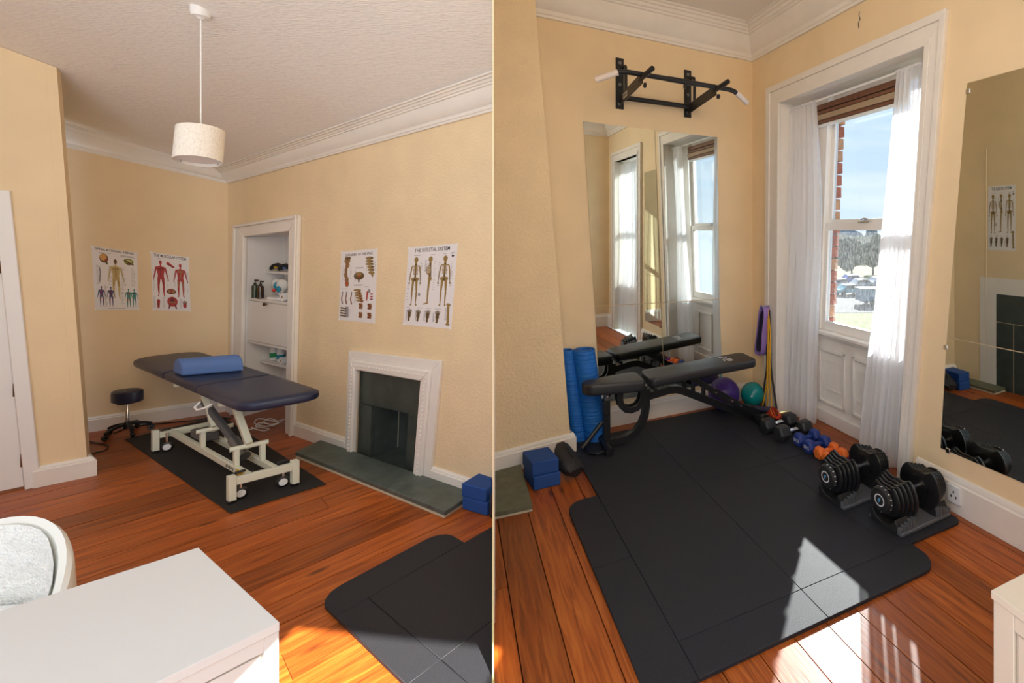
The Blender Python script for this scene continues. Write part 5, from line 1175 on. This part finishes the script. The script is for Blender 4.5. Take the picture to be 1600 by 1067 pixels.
# ---- rolled exercise mat leaning in the corner
mc = fl(921, 689); mt_ = thing('rolled_mat', 'blue ribbed exercise mat rolled into a double scroll beside the chimney breast', 'exercise mat', mc)
lean_ = V((-.105, .045, .665))
def scroll(c, r0, turns, a0, sgn, n=60):
    return [V((c[0]+(r0*(1-.55*k/n))*math.cos(a0+sgn*2*math.pi*turns*k/n), c[1]+(r0*(1-.55*k/n))*math.sin(a0+sgn*2*math.pi*turns*k/n), 0)) for k in range(n+1)]
def ribbon(pts, th, vec, up):
    m = MB(); n = len(pts)
    for lev in (V((0, 0, 0)), vec):
        for i, p in enumerate(pts):
            t = (pts[min(i+1, n-1)]-pts[max(i-1, 0)]).normalized(); s_ = V((-t.y, t.x, 0))*th/2
            m.v += [p-s_+lev, p+s_+lev]
    b = 2*n
    for i in range(n-1):
        o = 2*i; m.f += [[o, o+1, o+3, o+2], [b+o+2, b+o+3, b+o+1, b+o], [o, o+2, b+o+2, b+o], [o+1, b+o+1, b+o+3, o+3]]; m.sm += [False, False, True, True]
    m.f += [[0, b, b+1, 1], [2*n-2, 2*n-1, b+2*n-1, b+2*n-2]]; m.sm += [False, False]
    return m
off = mc+TZ*.0175
ribbon([p+off for p in scroll((.048, .02), .086, 2.4, rad(200), 1)], .010, lean_, None).build('right_scroll', MT['yoga_blue'], mt_)
ribbon([p+off for p in scroll((-.080, .0), .060, 1.6, rad(20), -1)], .010, lean_, None).build('left_scroll', MT['yoga_blue'], mt_)

# ---- balls in the corner
pc = V((.232, 4.27, .1585)); bt = thing('exercise_ball', 'dark purple studded exercise ball under the backrest', 'exercise ball', V((pc.x, pc.y, 0)))
MB().ball(pc, .138, 32).build('ball_skin', MT['ball_purple'], bt)
st_ = MB(); n = 1300; ga = math.pi*(3-math.sqrt(5))
for i in range(n):
    y = 1-2*(i+.5)/n; rr = math.sqrt(1-y*y); dv = V((rr*math.cos(ga*i), rr*math.sin(ga*i), y)); a = dv.orthogonal().normalized(); b = dv.cross(a); p = pc+dv*.138
    st_.add([p+a*.0035, p+b*.0035, p-a*.0035, p-b*.0035, p+dv*.003], [[0, 1, 4], [1, 2, 4], [2, 3, 4], [3, 0, 4]])
st_.build('studs', MT['ball_purple'], bt, kind='stuff', merge=False)
tcn = V((.495, 4.36, .1245)); m = MB(); n = 28
for i in range(n//2+1):
    th = math.pi*i/(n//2)
    for k in range(n):
        ph = 2*math.pi*k/n; dv = V((math.sin(th)*math.cos(ph), math.sin(th)*math.sin(ph), math.cos(th)))
        dent = .80*math.exp(-((dv-V((-.55, -.6, .55)).normalized()).length/.5)**2)*.25+.10*math.exp(-((dv-V((.2, -.9, .1)).normalized()).length/.35)**2)
        m.v.append(tcn+V((dv.x*.106, dv.y*.106, dv.z*.106 if dv.z > -.8 else -.085))*(1-dent))
for i in range(n//2):
    for k in range(n): m.f.append([i*n+k, i*n+(k+1) % n, (i+1)*n+(k+1) % n, (i+1)*n+k]); m.sm.append(True)
t = thing('exercise_ball', 'half-deflated glossy teal ball in the corner by the window', 'exercise ball', V((tcn.x, tcn.y, 0)))
m.build('ball_skin', MT['ball_teal'], t); MB().lathe([(0, .006), (.007, .005), (.008, 0)], tcn+V((-.02, -.10, .012)), (-.1, -1, .1), 10).build('valve', MT['white_plastic'], t)
# foam tube by the balls
f0, f1 = fl(1150, 642)+TZ*.045, fl(1203, 655)+TZ*.03
t = thing('foam_tube', 'dark grey foam tube with black end lying before the teal ball', 'foam tube', fl(1175, 650))
MB().tube([V((.49, 4.205, .051)), V((.64, 4.165, .051))], .026, 14).build('foam_sleeve', MT['band_dark'], t)
MB().tube([V((.42, 4.215, .051)), V((.49, 4.205, .051))], .033, 14).build('end_grip', MT['black_plastic'], t)
# ---- exercise bands hanging on the window frame
def strap(pts, wid, th, name, mt, root, side):
    fine = []
    for i in range(len(pts)-1):
        p0, p1, p2, p3 = [V(pts[j]) for j in (max(i-1, 0), i, i+1, min(i+2, len(pts)-1))]
        for k in range(5):
            u = k/5; fine.append(.5*((2*p1)+(p2-p0)*u+(2*p0-5*p1+4*p2-p3)*u*u+(3*p1-p0-3*p2+p3)*u*u*u))
    fine.append(V(pts[-1])); return MB().sweep(fine, side, wid, th).build(name, MT[mt], root)
hk = B.p(.305, .90, .045)
t = thing('exercise_band', 'lilac fabric loop band hanging on the window frame', 'exercise band', hk-TZ*.42)
lo_ = [B.p(.325, .915, .07), B.p(.29, .925, .07), B.p(.255, .86, .07), B.p(.225, .70, .07), B.p(.195, .55, .07), B.p(.19, .50, .07), B.p(.215, .475, .07), B.p(.27, .485, .07), B.p(.295, .55, .07), B.p(.31, .70, .07), B.p(.335, .85, .07), B.p(.325, .915, .07)]
strap(lo_, .066, .007, 'outer_band', 'band_purple', t, B.N())
strap([B.p(.30, .88, .072), B.p(.27, .83, .072), B.p(.245, .70, .072), B.p(.215, .56, .072), B.p(.225, .51, .072), B.p(.26, .53, .072), B.p(.28, .60, .072), B.p(.30, .74, .072), B.p(.315, .86, .072)], .060, .005, 'inner_band', 'band_dark', t, B.N())
MB().tube([B.p(.318, .93, .030), B.p(.318, .92, .105), B.p(.318, .94, .118)], .005, 8).build('hook', MT['chrome'], t)
t = thing('exercise_band', 'long yellow tube bands hanging behind the lilac band', 'exercise band', B.p(.345, 0, .06))
for k, (dx, dw) in enumerate(((0, .05), (.018, .058), (.036, .05))):
    MB().tube([B.p(.318+dx*.3, .90, .055), B.p(.325+dx, .70, dw), B.p(.33+dx, .45, dw+.01), B.p(.33+dx*1.3, .25, dw+.015), B.p(.30+dx*3.2, .09, .075), B.p(.285+dx*3.4, .012, .085)], .0065, 8).build('tube_strand', MT['band_yellow'], t)
t = thing('exercise_band', 'long black loop band hanging behind the yellow tubes', 'exercise band', B.p(.36, 0, .05))
strap([B.p(.30, .89, .045), B.p(.30, .60, .045), B.p(.30, .38, .045), B.p(.265, .22, .045), B.p(.262, .08, .05), B.p(.28, .02, .055)], .018, .005, 'loop_strand', 'band_black', t, B.N())
strap([B.p(.335, .89, .045), B.p(.352, .55, .045), B.p(.36, .38, .045), B.p(.40, .22, .045), B.p(.45, .06, .05), B.p(.46, .02, .055)], .018, .005, 'loop_strand', 'band_black', t, B.N())
t = thing('exercise_band', 'red and orange tube bands heaped on the floor below the yellow tubes', 'exercise band', B.p(.50, 0, .115))
rr_ = random.Random(11)
for k in range(5):
    c = B.p(.50+.012*k, .032+.009*k, .115+.004*k); pts = []
    for j in range(25):
        a = 2*math.pi*j/24; pts.append(c+B.Dv()*(.08+.008*k)*math.cos(a)+B.N()*(.042+.004*k)*math.sin(a+.3*k)+TZ*(.008*math.sin(2*a+k)))
    MB().tube(pts, .007, 8).build('tube_coil', MT['band_red' if k % 3 else 'neo_orange'], t)
# ---- dumbbells in a row
MZ = .0168
def hexbell(p, q, r, hl, hr_, label, headm, handlem, group, mark=None):
    """p, q: floor points under the two heads"""
    p, q = V((p[0], p[1], 0)), V((q[0], q[1], 0)); d = (q-p).normalized(); c = (p+q)/2; L = (q-p).length
    t = thing('hex_dumbbell', label, 'dumbbell', c+TZ*MZ, math.atan2(d.y, d.x), group)
    for sg in (-1, 1):
        x0 = sg*L/2; m = MB(); ring = []
        for x, f in ((-hl/2, .80), (-hl/2+.012, 1), (hl/2-.012, 1), (hl/2, .80)):
            ring.append([V((x0+x, r*f*math.cos(rad(60*k)), r*math.cos(rad(30))+r*f*math.sin(rad(60*k)))) for k in range(6)])
        for rg in ring: m.v += rg
        m.f.append(list(range(6))[::-1]); m.sm.append(False); m.f.append([18+k for k in range(6)]); m.sm.append(False)
        for i in range(3):
            for k in range(6): m.f.append([i*6+k, i*6+(k+1) % 6, (i+1)*6+(k+1) % 6, (i+1)*6+k]); m.sm.append(False)
        hd_ = m.build('head', MT[headm], t, local=True, bevel=.004)
        if mark and sg < 0:
            vs, fs, asp = text_shape(mark, .01); hgt = r*.42
            MB().add([V((x0-hl/2-.0008, -(x-.5)*hgt*asp, r*.866+(y-.5)*hgt)) for x, y in vs], fs).build('weight_mark', MT['logo_white' if headm != 'neo_orange' else 'bone'], hd_, local=True, recalc=False)
    zc = r*math.cos(rad(30))
    MB().tube([V((-L/2+hl*.3, 0, zc)), V((-L/4, 0, zc)), V((-L/8, 0, zc)), V((0, 0, zc)), V((L/8, 0, zc)), V((L/4, 0, zc)), V((L/2-hl*.3, 0, zc))], [hr_*.85, hr_*.9, hr_*1.12, hr_*1.18, hr_*1.12, hr_*.9, hr_*.85], 14).build('handle', MT[handlem], t, local=True)
    if handlem == 'chrome':
        for x in (-L/4, L/4): MB().lathe([(hr_*1.02, -.006), (hr_*1.02, .006)], V((x, 0, zc)), (1, 0, 0), 14).build('grip_ring', MT['black_plastic'], t, local=True)
    return t
def SWp(s, w): return B.p(s, 0, w)
def fp2(x, y): return fl(x, y, MZ)
def pair(a, b, half):
    a, b = V(a), V(b); c = (a+b)/2; d = (b-a).normalized(); return c-d*half, c+d*half
ax = V((.879, .477, 0))
def along(px, py, L):
    c = fl(px, py, MZ); return c-ax*L/2, c+ax*L/2
for (px, py, L, r, hl, hr_, lab, hm, hdm, grp, mk) in (
    (1217, 671, .215, .062, .10, .017, 'black hex dumbbell with chrome handle, touching the bench foot', 'iron_black', 'chrome', 'black hex dumbbells', None),
    (1240, 683, .215, .062, .10, .017, 'black hex dumbbell with chrome handle, next to the blue dumbbells', 'iron_black', 'chrome', 'black hex dumbbells', None),
    (1261, 693, .145, .052, .06, .017, 'blue neoprene dumbbell, the one beside the black dumbbells', 'neo_blue', 'neo_blue', 'blue dumbbells', '5KG'),
    (1277, 704, .145, .052, .06, .017, 'blue neoprene dumbbell, the one beside the orange dumbbells', 'neo_blue', 'neo_blue', 'blue dumbbells', '5KG'),
    (1292, 713, .135, .046, .052, .016, 'orange neoprene dumbbell, the one beside the blue dumbbells', 'neo_orange', 'neo_orange', 'orange dumbbells', '3'),
    (1305, 722, .135, .046, .052, .016, 'orange neoprene dumbbell, the one beside the purple dumbbell', 'neo_orange', 'neo_orange', 'orange dumbbells', '3'),
    (1321, 731, .12, .036, .042, .013, 'small purple dumbbell half hidden behind the adjustable dumbbells', 'neo_purple', 'neo_purple', None, None)):
    p, q = along(px, py, L); hexbell(p, q, r, hl, hr_, lab, hm, hdm, grp, mk)

# ---- adjustable dumbbells in their trays
def adjustable(c, label):
    t = thing('adjustable_dumbbell', label, 'dumbbell', V((c.x, c.y, MZ)), math.atan2(ax.y, ax.x), 'adjustable dumbbells on the gym mat')
    zc = .150
    # tray
    for sg in (-1, 1):
        m = MB(); prof = []
        x0, x1 = sg*.085, sg*.205
        out = [(y, z) for y, z in ((-.10, .0), (.10, .0), (.105, .05), (.085, .085), (.06, .045), (.03, .03), (-.03, .03), (-.06, .045), (-.085, .085), (-.105, .05))]
        n = len(out)
        for x, f in ((x0, 1), (x1, .86)):
            for y, z in out: m.v.append(V((x, y*f, z*f)))
        m.f.append(list(range(n))); m.sm.append(False); m.f.append(list(range(n, 2*n))[::-1]); m.sm.append(False)
        for k in range(n): m.f.append([k, (k+1) % n, (k+1) % n+n, k+n]); m.sm.append(False)
        cr_ = m.build('tray_cradle', MT['matte_black'], t, local=True, bevel=.003)
        # stepped grey rack in front
        m = MB(); steps = [(-.205, .028), (-.205, .05)]
        for i in range(5): xx = .09+.024*i; m.abox(min(sg*xx, sg*(xx+.016)), max(sg*xx, sg*(xx+.016)), -.112, -.088, .02, .075-.008*i)
        m.build('tray_rack', MT['tray_grey'], cr_, local=True, kind='stuff')
    MB().abox(-.20, .20, -.115, .10, .0, .022).build('tray_base', MT['tray_grey'], t, local=True, bevel=.006)
    MB().tube([V((-.085, 0, zc)), V((-.05, 0, zc)), V((-.03, 0, zc)), V((0, 0, zc)), V((.03, 0, zc)), V((.05, 0, zc)), V((.085, 0, zc))], [.014, .014, .0165, .0175, .0165, .014, .014], 16).build('handle', MT['chrome'], t, local=True)
    for sg in (-1, 1):
        MB().lathe([(0, -.006), (.06, -.006), (.06, .006), (0, .006)], V((sg*.072, 0, zc)), (1, 0, 0), 24).build('inner_collar', MT['plate_black'], t, local=True)
        for i in range(5):
            x = sg*(.090+.0245*i); R = .127-.0085*i; th = .0145 if i else .018
            # plate with a dip where the handle core passes, flattened lobes front and back
            out = []; n = 40
            for k in range(n):
                a = 2*math.pi*k/n; rr = R
                up = math.sin(a)
                if up > .80: rr = R*(1-.34*min(1, (up-.80)/.12))
                if up < -.88: rr = R*(1-.10*min(1, (-up-.88)/.1))
                out.append((rr*math.cos(a), rr*math.sin(a)))
            m = MB()
            for xx, f in ((x-th/2, .93), (x-th/2+.004, 1), (x+th/2-.004, 1), (x+th/2, .93)):
                for y, z in out: m.v.append(V((xx, y*f, zc+z*f)))
            m.f.append(list(range(n))[::-1]); m.sm.append(False); m.f.append([3*n+k for k in range(n)]); m.sm.append(False)
            for j in range(3):
                for k in range(n): m.f.append([j*n+k, j*n+(k+1) % n, (j+1)*n+(k+1) % n, (j+1)*n+k]); m.sm.append(True)
            m.build('weight_plate', MT['plate_black'], t, local=True, merge=False)
        dl_ = MB().lathe([(0, -.012), (.045, -.012), (.058, -.010), (.066, .004), (.066, .016), (0, .016)][::1], V((sg*.222, 0, zc)), (-sg, 0, 0), 28).build('dial', MT['dark_grey_plastic'] if False else MT['matte_black'], t, local=True)
        xo = sg*.222+sg*.0125
        MB().lathe([(.026, 0), (.029, .0008), (.032, 0)], V((xo, 0, zc)), (sg, 0, 0), 24).build('dial_ring', MT['logo_white'], dl_, local=True)
        MB().add([V((xo+sg*.001, y, zc+z)) for y, z in ((-.010, .014), (.002, .010), (.010, .0), (.004, -.016), (-.004, -.004))], [[0, 1, 2, 3, 4]]).build('emblem', MT['logo_blue'], dl_, local=True)
        m = MB()
        for k in range(16):
            a = 2*math.pi*k/16; d = V((0, math.cos(a), math.sin(a))); s_ = V((0, -math.sin(a), math.cos(a))); p = V((sg*.222-sg*.004, 0, zc))+d*.0668; e = V((1, 0, 0))
            m.add([p-s_*.0035-e*.005, p+s_*.0015-e*.005, p+s_*.0035+e*.005, p-s_*.0015+e*.005], [[0, 1, 2, 3]])
        m.build('dial_numbers', MT['logo_white'], dl_, local=True, kind='stuff', recalc=False)
    return t
adjustable(fl(1335, 769, MZ), 'adjustable black dumbbell in a tray, the one beside the orange dumbbells')
adjustable(fl(1420, 806, MZ), 'adjustable black dumbbell in a tray, the one under the tall mirror')
# ---- wall socket on the baseboard
sk = B.sz(1491.5, 772, .03); t = thing('wall_socket', 'white wall socket on the baseboard beside the adjustable dumbbells', 'socket', B.p(sk[0], sk[1]-.04, .03))
MB().wbox(B, sk[0]-.04, sk[0]+.04, sk[1]-.05, sk[1]+.05, .0285, .040).build('face_plate', MT['white_plastic'], t, bevel=.004)
for da, dz in ((0, .014), (-.014, -.012), (.014, -.012)): MB().wbox(B, sk[0]+da-.004, sk[0]+da+.004, sk[1]+dz-.007, sk[1]+dz+.007, .0398, .0406).build('pin_hole', MT['ink'], t)

# ---- hearth end, blocks and bag beside the chimney breast
RS = ccw([(SEAM*.5+.005, .5), (SEAM*3.4+.005, 3.4), (3, 3.4), (3, .5)])
hq = clip(ccw([tuple(fl(832, 799)[:2]), tuple(fl(745, 818)[:2]), tuple((CH.p(.62, 0, .028))[:2]), tuple((CH.p(CH.sz(812, 700)[0], 0, .028))[:2])]), RS)
t = thing('hearth_slab', 'olive-grey slate hearth end in front of the chimney breast', 'hearth', fl(805, 780))
MB().prism([(p.x, p.y, .001) for p in hq], (0, 0, .012)).build('mortar_bed', MT['mortar'], t)
MB().prism([(p.x, p.y, .0135) for p in hq], (0, 0, .026)).build('slate_top', MT['slate_green'], t, bevel=.003)
c0, c1 = fl(834, 767.5), fl(876, 757.5); up_ = fl(817, 704, .165); dep = V((up_.x-c0.x, up_.y-c0.y, 0)).length
hx = [c0, c1]
def block2(c0, c1, z0, h, label, jig=V((0, 0, 0))):
    dv = V((-.133, .182, 0)).normalized()*.205; c0, c1 = c0+jig, c1+jig
    MB().prism([V((p.x, p.y, z0)) for p in (c0, c1, c1+dv, c0+dv)], TZ*h).build('yoga_block', MT['block_blue'], label=label, cat='yoga block', group='blue foam blocks by the chimney breast', bevel=.006)
block2(c0+V((.0, -.0, 0)), c1, .0006, .082, 'lower navy foam block in the stack beside the chimney breast')
block2(c0, c1, .083, .082, 'upper navy foam block in the stack beside the chimney breast', V((-.012, .008, 0)))
# bag: crumpled loft
def bag(path, rad_, label):
    m = MB(); n = 18; r = random.Random(5); k = len(path)
    for i, (p, (rw, rh)) in enumerate(zip(path, rad_)):
        p = V(p); t = (V(path[min(i+1, k-1)])-V(path[max(i-1, 0)])).normalized(); s_ = t.cross(TZ).normalized(); u = s_.cross(t)
        for j in range(n):
            a = 2*math.pi*j/n; f = 1+.13*math.sin(3*a+i*1.3)+r.uniform(-.05, .05); q = p+s_*rw*f*math.cos(a)+u*rh*f*math.sin(a); q.z = max(q.z, .018 if q.x > -.80 else .003); m.v.append(q)
    for i in range(k-1):
        for j in range(n): m.f.append([i*n+j, i*n+(j+1) % n, (i+1)*n+(j+1) % n, (i+1)*n+j]); m.sm.append(True)
    m.f.append(list(range(n))[::-1]); m.sm.append(False); m.f.append([(k-1)*n+j for j in range(n)]); m.sm.append(False)
    b = thing('drawstring_bag', label, 'bag', V((path[2][0], path[2][1], 0)))
    m.build('bag_body', MT['bag_black'], b, merge=False)
    e = V(path[1]); MB().tube([e+V((.02, -.03, .02)), e+V((.05, -.05, .012)), e+V((.08, -.075, -.01)), e+V((.10, -.09, -.03))], .004, 8).build('drawstring', MT['black_plastic'], b)
g0 = fl(868, 728); g1 = fl(900, 748)
bag([(-.925, 3.245, .17), (-.905, 3.225, .155), (-.875, 3.195, .12), (-.84, 3.16, .085), (-.805, 3.125, .062), (-.775, 3.095, .05)], [(.025, .012), (.05, .022), (.075, .035), (.085, .05), (.075, .042), (.045, .03)], 'crumpled black fabric bag beside the blue blocks')

# ---- white cabinet at the right edge
Cc = fl(1548, 922, .72); ea = V((.897, .44, 0)).normalized(); eb = V((.38, -.925, 0)).normalized()
cab = thing('white_cabinet', 'white drawer cabinet cut off by the right edge of the picture', 'cabinet', V((Cc.x+.25, Cc.y-.1, 0)))
def cb(u0, u1, v0, v1, z0, z1): o = V((Cc.x, Cc.y, 0)); return MB().prism([o+ea*u0+eb*v0+TZ*z0, o+ea*u1+eb*v0+TZ*z0, o+ea*u1+eb*v1+TZ*z0, o+ea*u0+eb*v1+TZ*z0], TZ*(z1-z0))
cb(0, .5, 0, .45, .70, .72).build('cabinet_top', MT['cab_white'], cab, bevel=.002); cb(.016, .49, .004, .44, .0, .699).build('carcass', MT['cab_white'], cab, bevel=.002)
cb(.004, .0158, .004, .055, .0, .699).build('frame_upright', MT['cab_white'], cab, bevel=.002); cb(.004, .0158, .055, .44, .66, .699).build('frame_rail', MT['cab_white'], cab, bevel=.002)
for z0, z1 in ((.44, .655), (.215, .435), (.0, .21)): cb(.008, .0158, .062, .40, z0+.004, z1).build('drawer_front', MT['cab_white'], cab, bevel=.002)

# ================================================================== OUTSIDE THE WINDOW
GZ = -7.0
def gp(px, py): D = (H-GZ)*F/(py-Y0); return V(((px-X0)/F*D, D, GZ))
MB().prism([(-80, 8, GZ-.5), (240, 8, GZ-.5), (240, 390, GZ-.5), (-80, 390, GZ-.5)], (0, 0, .5)).build('ground', MT['grass'], label='yellow-green lawn outside the window', kind='structure')
y0, y1 = gp(1340, 489).y, gp(1340, 439).y
MB().prism([(-80, y0, GZ+.01), (240, y0, GZ+.01), (240, y1, GZ+.01), (-80, y1, GZ+.01)], (0, 0, .02)).build('road', MT['road'], label='grey road and car park beyond the lawn', kind='structure')
rt_ = random.Random(21)
for i in range(8):
    px = 1232+33*i; D = 88+rt_.uniform(0, 10); c = V(((px-X0)/F*D, D, GZ)); hgt = rt_.uniform(7.4, 9.4); m = MB(); n = 14
    t = thing('tree', 'hazy grey-green tree beyond the car park, '+('leftmost', 'second from the left', 'third from the left', 'fourth from the left', 'fourth from the right', 'third from the right', 'second from the right', 'rightmost')[i]+' of the row', 'tree', c, group='trees beyond the car park')
    for k in range(7):
        q = c+V((rt_.uniform(-1.2, 1.2), rt_.uniform(-1, 1), hgt*rt_.uniform(.25, .80))); r = rt_.uniform(1.1, 1.6); b = len(m.v); m.ball(q, r, 12, (1, 1, .85))
        for v in m.v[b:]: v += V((rt_.uniform(-.15, .15), rt_.uniform(-.15, .15), rt_.uniform(-.15, .15)))
    m.build('crown', MT['tree_far'], t, merge=False); MB().tube([c, c+TZ*hgt*.5], [.2, .12], 8).build('trunk', MT['subfloor'], t)
m = MB(); n = 60; rz_ = random.Random(8); top_ = [7.4+.8*math.sin(i*.7)+.5*math.sin(i*1.9)+rz_.uniform(-.3, .3) for i in range(n+1)]
for i in range(n+1):
    x = -90+6*i; m.v += [V((x, 128, GZ)), V((x, 126+rz_.uniform(-1, 1), GZ+top_[i]*.6)), V((x, 131, GZ+top_[i])), V((x, 138, GZ))]
for i in range(n):
    for k in range(3): m.f.append([4*i+k, 4*i+k+1, 4*i+5+k, 4*i+4+k]); m.sm.append(True)
m.build('hills', MT['tree_far'], label='low hazy wooded ridge behind the row of trees', kind='structure', merge=False)
def car(px, py, mt, label, az=.3, s=1.0, group='parked cars'):
    c = gp(px, py)+TZ*.03; t = thing('car', label, 'car', c, az, group)
    pr = [(-2.0, .35), (-2.0, .8), (-1.3, .9), (-.8, 1.4), (.7, 1.42), (1.3, .95), (2.0, .8), (2.0, .35)]
    MB().prism([V((x*s, -.8, z)) for x, z in pr], (0, 1.6, 0)).build('body', MT[mt], t, local=True, bevel=.08)
    for y in (-.81, .79): MB().prism([V((x*s, y, z)) for x, z in ((-1.15, .92), (-.72, 1.32), (.62, 1.34), (1.1, .95))], (0, .02, 0)).build('window', MT['glass_dark'], t, local=True)
    for x in (-1.25, 1.25):
        for y in (-.8, .65): MB().lathe([(0, 0), (.34, 0), (.34, .16), (0, .16)], V((x*s, y, .34)), (0, 1, 0), 14).build('wheel', MT['black_plastic'], t, local=True)
car(1326, 461, 'car_teal', 'teal car parked nearest, left of the white trailer'); car(1345, 451, 'car_white', 'white car in the middle of the car park'); car(1312, 450, 'car_white', 'white car at the left end of the car park, by the brick'); car(1372, 447, 'car_white', 'white car farthest right in the car park', .5); car(1330, 443, 'car_blue', 'small blue car at the back of the car park', .2)
v0 = gp(1358, 476); t = thing('trailer', 'pale blue-white box trailer parked beyond the lawn', 'trailer', v0+TZ*.03, .1)
MB().abox(-1.3, 1.3, -.9, .9, .45, 1.85).build('box_body', MT['van'], t, local=True, bevel=.05)
MB().abox(-1.36, 1.36, -.95, .95, 1.85, 1.95).build('roof', MT['car_white'], t, local=True)
for y in (-.92, .75): MB().lathe([(0, 0), (.33, 0), (.33, .16), (0, .16)], V((0, y, .33)), (0, 1, 0), 14).build('wheel', MT['black_plastic'], t, local=True)
for px, D, w, h, lab in ((1325, 170, 6.0, 9.6, 'hazy rounded roof far beyond the trees'), (1362, 180, 2.4, 10.8, 'hazy narrow tower far beyond the trees')):
    c = V(((px-X0)/F*D, D, GZ)); m = MB()
    m.lathe([(w, 0), (w, h*.55), (w*.8, h*.8), (w*.4, h*.95), (0, h)], c, n=16); m.build('far_building', MT['spire'], label=lab, cat='building')
